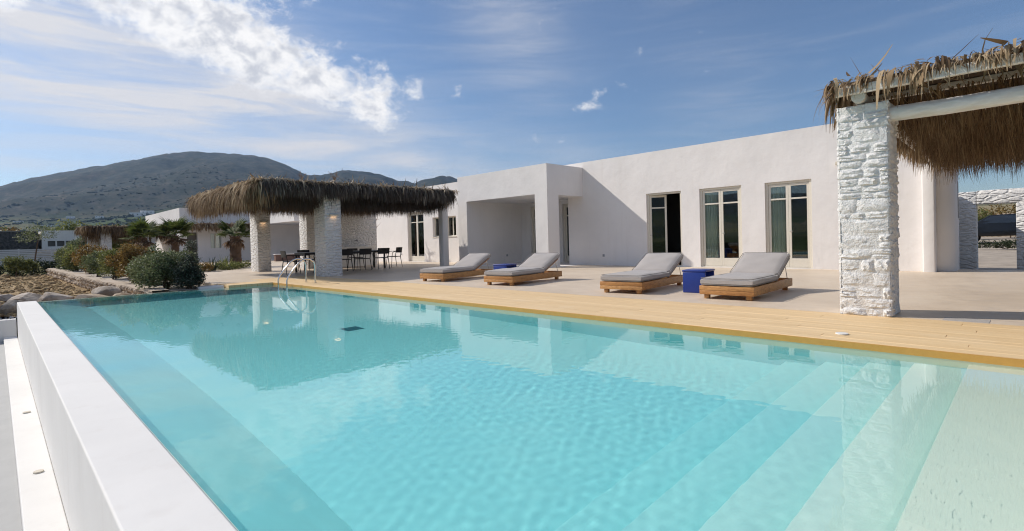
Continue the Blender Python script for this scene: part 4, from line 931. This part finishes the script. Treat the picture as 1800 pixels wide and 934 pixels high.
def palm(x, y, h, tr, label, seed, n_l=16, n_d=9, s=1., z=-.05):
    q = random.Random(seed); r_ = empty('fan_palm', (x, y, z)); tag(r_, label, 'palm tree', 'fan palms beyond the pool')
    m_ = MB(); k = 12; m_.tube([(0.02*math.sin(i), 0, h*i/k) for i in range(k+1)], [tr*(1.15-.25*i/k)*(1+.06*(i % 2)) for i in range(k+1)], 12); m_.obj('trunk', BARK, r_)
    m_ = MB()
    for i in range(150):
        zz = h*q.uniform(.02, 1); a = q.uniform(0, 6.28); rr_ = tr*1.02; c = Vector((math.cos(a)*rr_, math.sin(a)*rr_, zz)); o_ = Vector((math.cos(a), math.sin(a), 1.1)).normalized(); sd = Vector((-math.sin(a), math.cos(a), 0))
        e = c+o_*q.uniform(.07, .14); m_.add([c-sd*.035, c+sd*.035, e+sd*.012, e-sd*.012, c+Vector((0, 0, -.05))], [(0, 1, 2, 3), (4, 1, 0)])
    b_ = m_.obj('leaf_base', BARK, r_); b_['kind'] = 'stuff'
    for i in range(n_l):
        o = link('frond', q.choice(live), r_); o.location = (0, 0, h); ss = s*q.uniform(.75, 1.15); o.scale = (ss,)*3; o.rotation_euler = (q.uniform(-.3, .3), q.uniform(-1.05, .15), q.uniform(0, 6.28)+i*.4)
    for i in range(n_d):
        o = link('dead_frond', q.choice(dead), r_); o.location = (0, 0, h-.08); ss = s*q.uniform(.5, .8); o.scale = (ss,)*3; o.rotation_euler = (q.uniform(-.3, .3), q.uniform(.35, 1.0), q.uniform(0, 6.28))
    return r_
palm(-28.9, 8.75, 1.62, .25, 'stout fan palm with thick shaggy trunk, nearest the pavilion pillar', 1, 17, 10, 1.0)
palm(-31.5, 6.65, 1.75, .17, 'fan palm with wide green crown behind the olive shrub, middle one', 2, 24, 10, 1.05)
palm(-34.0, 5.75, 1.7, .16, 'fan palm farthest left, in front of the distant pergola', 3, 20, 10, 1.0)
# low strip of strap-leaved plants at the terrace edge
spk = 0
for k, (x, y, h, mt, lab) in enumerate([(-26.5, 7.0, .75, LEAF_DARK, 'spiky strap leaved plant left of the stout palm'), (-28.2, 9.9, .85, LEAF_DARK, 'spiky strap leaved plant between the stout palm and the pavilion pillar'), (-27.6, 7.9, .8, LEAF_YG, 'tall pale flower stalk plant left of the stout palm')]):
    q = np.random.default_rng(k); n = 34; P = np.tile([x, y, -.03], (n, 1))+q.normal(size=(n, 3))*[.08, .08, 0]; D = q.normal(size=(n, 3))*.42; D[:, 2] = 1
    V, F, sg = strands(P, D, q.uniform(.5, 1, n)*h, np.full(n, .06), q.uniform(.1, .8, n), 4, .1)
    o = npmesh('strap_leaf_plant', V, F, mt, np.repeat(q.uniform(.2, .9, n), 10)); tag(o, lab, 'plant')
for k, (x, y, w_, mt, lab) in enumerate([(-26.2, 6.4, .55, LEAF_RUST, 'low rusty ground plant at the terrace edge'), (-26.6, 7.5, .6, LEAF_YG, 'low yellow green clump left of the stout palm'), (-27.2, 8.3, .45, LEAF_YG, 'low bright clump at the foot of the stout palm')]):
    shrub('low_plant', x, y, -.04, [(0, 0, .13, w_, w_*.9, .2), (.2, .3, .16, w_*.6, w_*.5, .2)], 1500, .06, mt, lab, 80+k, 3, None, 'plant')

# ================================================================== low rubble wall, rocks
rw = empty('rubble_wall', (-30, 2.6, -.43)); tag(rw, 'long low beige rubble wall edging the raised bed beside the brown field', 'wall')
rub = []
for s in range(7):
    me = rock_mesh('stone', RUBBLE, 200+s, 2, .3, .8); rub.append(me)
WPTS = [(-15.35, 2.86), (-20, 2.72), (-27, 2.58), (-44, 2.45)]
def wall_pt(q):
    xs = [p[0] for p in WPTS][::-1]; ys = [p[1] for p in WPTS][::-1]; return float(np.interp(q, xs, ys))
x = -15.45; rg = random.Random(8)
m_ = MB()
for k in range(60):
    a = -15.36-k*.478; b = a-.478; ya, yb = wall_pt(a), wall_pt(b); t0, t1 = .022*math.sin(k*1.3), .022*math.sin((k+1)*1.3)
    m_.add([(a, ya-.14, -.5), (b, yb-.14, -.5), (b, yb+.22, -.5), (a, ya+.22, -.5), (a, ya-.14, -.02+t0), (b, yb-.14, -.02+t1), (b, yb+.22, -.02+t1), (a, ya+.22, -.02+t0)], [(4, 5, 6, 7)[::-1], (0, 1, 5, 4), (2, 3, 7, 6)])
child_at(m_.obj('capping', plain('mortar_cap', (.50, .41, .32), .95, bs=.8, sc_=14)), rw)
while x > -44:
    far = x < -27
    hs = 3 if not far else 2
    for j in range(hs):
        sz = (.12 if not far else .26)*rg.uniform(.8, 1.3); o = link('stone', rg.choice(rub), None)
        o.location = (x-rg.uniform(-.06, .14), wall_pt(x)-.14+rg.uniform(-.03, .015), -.45+(j+.5)*(.41/hs)+rg.uniform(-.025, .025)); o.scale = (sz*rg.uniform(.45, .85), .085, .41/hs*rg.uniform(.5, .72)); o.rotation_euler = (rg.uniform(-.5, .5), rg.uniform(-.35, .35), rg.uniform(-.5, .5)); child_at(o, rw)
    x -= .155 if not far else .34
rocks = [(-17.2, -.62, .75, .42, ROCK, 'big rounded brown boulder at the left edge, beside the white coping'), (-18.6, -.4, .5, .30, ROCK, 'brown boulder just behind the biggest one'), (-19.2, .55, .6, .28, MARBLE, 'flat grey rock behind the end of the white coping'),
         (-18.3, 1.05, .42, .30, MARBLE, 'pale upright rock just past the white coping corner'), (-17.9, 1.75, .5, .22, ROCK, 'low beige rock at the water line, left'), (-19.0, 2.25, .5, .26, MARBLE, 'pale pointed rock by the middle of the overflow edge'),
         (-17.4, 2.35, .3, .20, ROCK, 'small brown rock against the low rubble wall'), (-20.6, -.9, .6, .3, ROCK, 'brown rock farther back at the left edge'), (-16.9, .25, .34, .24, MARBLE, 'small pale rock touching the coping end'), (-21.5, .1, .4, .2, MARBLE, 'low pale rock lying on the soil behind the others')]
for k, (x, y, s_, h_, mt, lab) in enumerate(rocks):
    o = link('rock', rock_mesh('rock', mt, 300+k, 3, .3, .9)); o.location = (x, y, -.44+h_*.5); o.scale = (s_*1.12, s_*.95, h_*1.25); o.rotation_euler = (0, 0, k*1.3); tag(o, lab, 'rock', 'rocks between the pool and the field')
gm = rock_mesh('pebbles', plain('blue_grey_gravel', (.25, .26, .28), .9, sc_=3), 1, 1); pts = []
q = np.random.default_rng(2); m_ = MB()
base_v = [tuple(v.co) for v in gm.vertices]; base_f = [tuple(p.vertices) for p in gm.polygons]
for k in range(900):
    x, y, s_ = q.uniform(-16.95, -16.2), q.uniform(-4, .9), q.uniform(.018, .045); m_.add([(x+v[0]*s_, y+v[1]*s_, -.47+s_*.5+v[2]*s_) for v in base_v], base_f)
tag(m_.obj('gravel', gm.materials[0]), 'blue grey gravel strip behind the basin wall', None, None, 'stuff')
sheet('gravel_bed', -17.1, -16.30, -4.2, 2.6, -.475, plain('gravel_bed_soil', (.2, .2, .2), .95, bs=.8, sc_=30), .004, 6, .2)

# ================================================================== distance: fence, far buildings, houses, trees
fe = empty('slat_fence', (-55, 1, -.5)); tag(fe, 'white horizontal slat fence beyond the dark hedge', 'fence')
FM = plain('white_slats', (.62, .63, .66), .6)
for k in range(10):
    o = B('slat', -55, -54.95, -12, 5.3, -.05+k*.135, .06+k*.135, FM); child_at(o, fe)
for y in np.arange(-12, 5.4, 1.9): child_at(B('post', -55.08, -55.0, y-.05, y+.05, -.6, 1.32, FM), fe)
fb = empty('stone_house', (-90, 2, -.5)); tag(fb, 'far low dark stone building at the left edge of the view', 'house')
child_at(B('wall', -98, -90, -22, 4.0, -.8, 3.72, DARKSTONE, None, .15, 2), fb); child_at(B('roof_edge', -98.05, -89.95, -22, 4.05, 3.721, 3.80, plain('pale_edge', (.5, .47, .42), .9)), fb)
fb2 = empty('white_house', (-89, 7, -.5)); tag(fb2, 'far low white house with three small square windows', 'house')
w = B('wall', -97, -89.4, 4.3, 9.5, -.8, 3.8, PLASTER); boolean(w, [(-90, -88, a, a+.75, 1.75, 2.45) for a in (4.85, 5.75, 6.6)]); child_at(w, fb2)
for a in (4.85, 5.75, 6.6): child_at(B('window', -89.75, -89.7, a, a+.75, 1.75, 2.45, DARKPAINT), fb2)
for k, (x, y, h_, r_, mt, lab) in enumerate([(-84, 7.9, 3.2, 2.0, LEAF_OLIVE, 'round dull green tree right of the far white house'), (-76, 9.6, 3.9, 1.5, LEAF_YG, 'pale olive tree behind the distant pergola')]):
    tr_ = empty('tree', (x, y, -.6)); tag(tr_, lab, 'tree'); MB().tube([(0, 0, 0), (.1, 0, h_*.6)], [.15, .08], 6).obj('trunk', BARK, tr_); foliage('crown', [(0, 0, h_*.75, r_*.8, r_*.8, r_*.55), (.3, r_*.5, h_*.6, r_*.6, r_*.6, r_*.5), (0, -r_*.5, h_*.6, r_*.55, r_*.6, r_*.45)], 3600, .22, mt, tr_, seed=100+k)
# garden plants in front of the far white house
shrub('garden_plants', -80, 4.9, -.5, [(0, 0, 1.1, 1., 1.1, .55), (0, 1.1, 1.3, .8, .9, .6), (0, -1.0, 1.2, .8, 1., .4)], 2600, .18, LEAF_RUST, 'reddish garden shrubs in front of the far white house', 110, 4)
shrub('garden_plants', -82, 1.2, -.5, [(0, 0, .8, .8, 1.6, .5), (0, 1.4, 1.0, .8, .9, .4)], 2200, .18, LEAF_YG, 'bright green shrubs in front of the far dark stone building', 111, 4)
# scattered trees of the plain, each a thing
tg = 'small trees dotted along the plain before the mountain'
tmesh = []
for s in range(5):
    o = foliage('crown', [(0, 0, 1.9, 1.9, 1.9, 1.2), (1.1, .4, 2.0, 1.2, 1.2, 1.0), (-1.1, -.3, 1.9, 1.3, 1.2, .95)], 2400, .24, [LEAF_OLIVE, LEAF_HEDGE, LEAF_YG, LEAF_OLIVE, LEAF_RUST][s], None, seed=120+s); tmesh.append(o.data); bpy.data.objects.remove(o)
tkm = MB().tube([(0, 0, 0), (.1, 0, 1.6)], [.16, .1], 5).mesh('trunk', BARK)
q = random.Random(33)
for k in range(54):
    a = R(q.uniform(-2, 24)) if k > 14 else R(q.uniform(-1, 10)); d = q.uniform(118, 260) if k > 14 else q.uniform(104, 130)
    tr_ = empty('tree', (-d*math.cos(a), d*math.sin(a), -.7), q.uniform(0, 6)); tag(tr_, 'small rounded tree on the plain in front of the mountain', 'tree', tg)
    s_ = q.uniform(.8, 1.6)*(1+d/400); 
    for nm, me in (('crown', q.choice(tmesh)), ('trunk', tkm)): o = link(nm, me, tr_); o.scale = (s_,)*3
# distant pergola with two visible pillars
p2 = empty('pergola', (-50, 8, 0)); tag(p2, 'distant pergola with dry thatch and square white pillars, left of the palms', 'pergola')
for (x, y) in ((-49.6, 4.95), (-46.5, 5.35), (-49.6, 9.6), (-46.4, 7.75), (-46.4, 8.15)):
    w_ = .62 if y < 6 else .26
    child_at(B('pillar', x-w_/2, x+w_/2, y-w_/2+.25, y+w_/2+.25, -.4, 2.55, WHITE_STONE, None, .03, 1), p2)
child_at(B('thatch_bed', -51.5, -46, 4.6, 11.2, 2.56, 2.68, mat_core), p2)
S = thatch_set(-51.5, -45.9, 4.5, 11.3, 2.7, 1600, [('E', 3000, .70, .05, .7, .3, 0, .15), ('S', 1200, .5, .2, .8, .4, 0, .1)], 0, .05)
S.append(ceiling_set(-50.5, -46.1, 4.6, 11.2, 2.6, 2600, 1.2, .05, .5, .06))
child_at(strand_obj('thatch', S, THATCH, None), p2)
# far white house
fh = empty('white_house', (-44, 12, 0)); tag(fh, 'white flat roofed guest house behind the palms and pavilion', 'house')
w = B('wall', -56, -44, 9.62, 18.5, -.3, 4.0, PLASTER)
boolean(w, [(-44.4, -43, 11.6, 12.35, 1.0, 2.1), (-44.4, -43, 10.05, 10.75, -.02, 2.2)]); child_at(w, fh)
child_at(B('window', -44.3, -44.25, 11.6, 12.35, 1.0, 2.1, GLASS), fh); child_at(B('window_frame', -44.24, -44.2, 11.93, 12.02, 1.0, 2.1, DOORPAINT), fh)
child_at(B('door', -44.35, -44.3, 10.05, 10.75, -.02, 2.2, DARKPAINT), fh)
w = B('porch', -43.99, -36.5, 14.9, 21, -.3, 3.5, PLASTER); boolean(w, [(-43.9, -36, 14.0, 20.3, -.02, 2.75), (-39, -36, 16.2, 20, -.02, 2.72)]); child_at(w, fh)
child_at(B('bench', -36.9, -36.6, 13.6, 16.15, -.02, .42, REDBROWN), fh); child_at(B('bench_top', -36.95, -36.55, 13.55, 16.18, .421, .46, PLASTER_COOL), fh)
child_at(B('porch_thatch_bed', -43.9, -42.4, 10.0, 14.8, 2.62, 2.72, mat_core), fh)
S = thatch_set(-43.9, -42.2, 9.9, 14.8, 2.74, 900, [('E', 2600, .55, .1, .8, .3, 0, .12), ('S', 600, .5, .2, .8, .4, 0, .1)], 0, .045)
child_at(strand_obj('porch_thatch', S, THATCH, None), fh)
# tiny houses at the foot of the mountain
hg = 'tiny white houses at the foot of the mountain'
def hill_z(a, d):
    i = int(np.argmin(abs(A_-a))); j = int(np.argmin(abs(R_-d))); return float(zg[i, j])
hm = MB().box(-6, 6, -9, 9, -2, 4.2).mesh('wall', PLASTER_COOL); hw_ = [MB().box(6.0, 6.05, yy, yy+1.4, 1, 2.6).mesh('window', DARKPAINT) for yy in (-6, -1, 4)]
for k, (a, d, s_) in enumerate([(2.2, 1180, 1.), (3.1, 1250, .8), (6.5, 1320, .8), (9.2, 1280, 1.5), (9.9, 1290, 1.3), (10.4, 1260, .9), (11.8, 1300, 1.1), (4.6, 1420, .8), (1.4, 1340, .8), (13.2, 1330, .9)]):
    hr = empty('farmhouse', (-d*math.cos(R(a)), d*math.sin(R(a)), hill_z(a, d)), R(180-a)+3.14); tag(hr, 'tiny white house on the lower slope of the mountain', 'house', hg)
    for nm, me in [('wall', hm)]+[('window', w_) for w_ in hw_]: o = link(nm, me, hr); o.scale = (s_, s_, s_)
ms = MB(); a_, d_ = 27.0, 3150; mx_, my_ = -d_*math.cos(R(a_)), d_*math.sin(R(a_)); mz_ = math.tan(R(7.2))*3100
for k in range(4): ms.tube([(mx_+(k % 2)*8-4, my_+(k//2)*8-4, mz_-20), (mx_, my_, mz_+52)], 1.1, 4)
tag(ms.obj('mast', GREY_FIT), 'thin lattice mast on the crest of the lower hill', 'mast')

# ================================================================== right side: gate, car, hillside
gt = empty('gateway', (0, 19.5, -.2)); tag(gt, 'whitewashed rough stone gateway wall seen beneath the right pergola', 'gateway')
def gbox(name, *a): o = B(name, *a, WHITE_STONE, None, .03, 2); child_at(o, gt); return o
gbox('wall', -1.498, -1.12, 19.32, 19.8, -.4, 2.02); gbox('lintel', -1.119, 6, 19.32, 19.8, 1.66, 2.04); gbox('jamb', -.33, 6, 19.30, 19.82, -.4, 1.659)
sheet('hillside', -60, 60, 46, 230, -.9, m_rock('dry_hillside', (.17, .14, .07), (.34, .28, .16)), .5, .06, 4, lambda X, Y: np.clip(Y-46, 0, 90)*.072+np.clip(Y-130, 0, 100)*.02)
# dark car behind the gate
car = empty('parked_car', (-1.0, 37, .2)); tag(car, 'dark parked car seen through the stone gateway', 'car')
prof = [(-2.1, .35), (-2.15, .75), (-1.95, .95), (-1.2, 1.02), (-.6, 1.45), (.6, 1.50), (1.3, 1.32), (1.75, 1.02), (2.05, .92), (2.1, .4)]
CP = plain('black_car_paint', (.006, .007, .009), .25); vs = []
for s in (-1, 1):
    for (a, z) in prof: vs.append((a, s*(.86 if z < 1.05 else .66), z))
n = len(prof); fs = [tuple(range(n))[::-1], tuple(range(n, 2*n))]+[(i, (i+1) % n, n+(i+1) % n, n+i) for i in range(n)]
o = MB().add(vs, fs).mesh('body', CP, .05, 3); link('body', o, car)
for s in (-1, 1):
    MB().add([(a, s*y_, z) for a, y_, z in ((-1.05, .845, 1.04), (-.55, .70, 1.40), (.55, .69, 1.44), (1.2, .72, 1.28), (1.5, .85, 1.04))], [(0, 1, 2, 3, 4)]).obj('side_window', GLASS, car)
    for xx in (-1.35, 1.3):
        wv = MB().tube([(xx, s*.70, .33), (xx, s*.90, .33)], .33, 20).obj('wheel', BLACK, car); MB().tube([(xx, s*.86, .33), (xx, s*.91, .33)], .19, 14).obj('rim', GREY_FIT, wv)
o = MB().add([(-1.2, -.68, 1.05), (-1.2, .68, 1.05), (-.62, .6, 1.45), (-.62, -.6, 1.45)], [(0, 1, 2, 3)]).obj('windscreen', GLASS, car)
shrub('shrub', .55, 33, .2, [(0, 0, .8, .7, .7, .7), (-.6, .2, .6, .5, .5, .5), (.6, 0, .7, .6, .6, .6)], 5000, .09, LEAF_HEDGE, 'dark bush beside the car behind the gateway', 130, 6)
shrub('shrub', -.9, 30.5, .12, [(-.3, 0, .12, .8, .3, .16), (.7, 0, .16, .6, .3, .2)], 2600, .06, LEAF_HEDGE, 'low green border plants in front of the car', 131, 3)
shrub('shrub', .45, 27, .05, [(0, 0, .3, .3, .4, .3)], 1800, .05, LEAF_HEDGE, 'small round bush by the right side of the gateway', 132, 3)
for k, (x, y, s_) in enumerate([(-3, 42, 1.3), (-1, 44, 1.5), (1, 43, 1.2), (3, 45, 1.4)]):
    shrub('shrub', x, y, .1, [(0, 0, .9*s_, 1.1*s_, .8, .8*s_), (.6, 0, .7*s_, .8, .7, .6*s_)], 2600, .12, LEAF_RUST if k % 2 else LEAF_YG, ['dry tawny bush behind the car, far left', 'tall dry grassy bush behind the car roof', 'dry tawny bush behind the car bonnet', 'dry bush behind the dark bush at right'][k], 140+k, 4)
bl = empty('path_light', (-.05, 28, .1)); tag(bl, 'small white T shaped path light beside the gravel path', 'light'); MB().tube([(0, 0, -.1), (0, 0, .28)], .022, 8).obj('post', PLASTER_COOL, bl); B('head', -.11, .11, -.05, .05, .28, .33, PLASTER_COOL, bl, .006, 1)
gw = B('field_wall', -30, 30, 60, 60.6, -.5, 2.2, RUBBLE); tag(gw, 'brown dry stone wall on the slope behind the car', 'wall')

# ================================================================== air
hm_ = bpy.data.materials.new('haze'); hm_.use_nodes = True; t = NT(hm_.node_tree); t.n.remove(t.n['Principled BSDF'])
pv_ = t.new('ShaderNodeVolumePrincipled', i_Density=.000082); t.put(pv_.inputs['Color'], (.44, .65, 1.0)); t.put(pv_.inputs['Anisotropy'], .35)
t.l.new(pv_.outputs[0], t.n['Material Output'].inputs['Volume'])
hz_ = MB().box(-4600, 4600, -4600, 4600, -6, 640).obj('haze', hm_); tag(hz_, 'pale blue air haze over the valley', None, None, 'stuff')
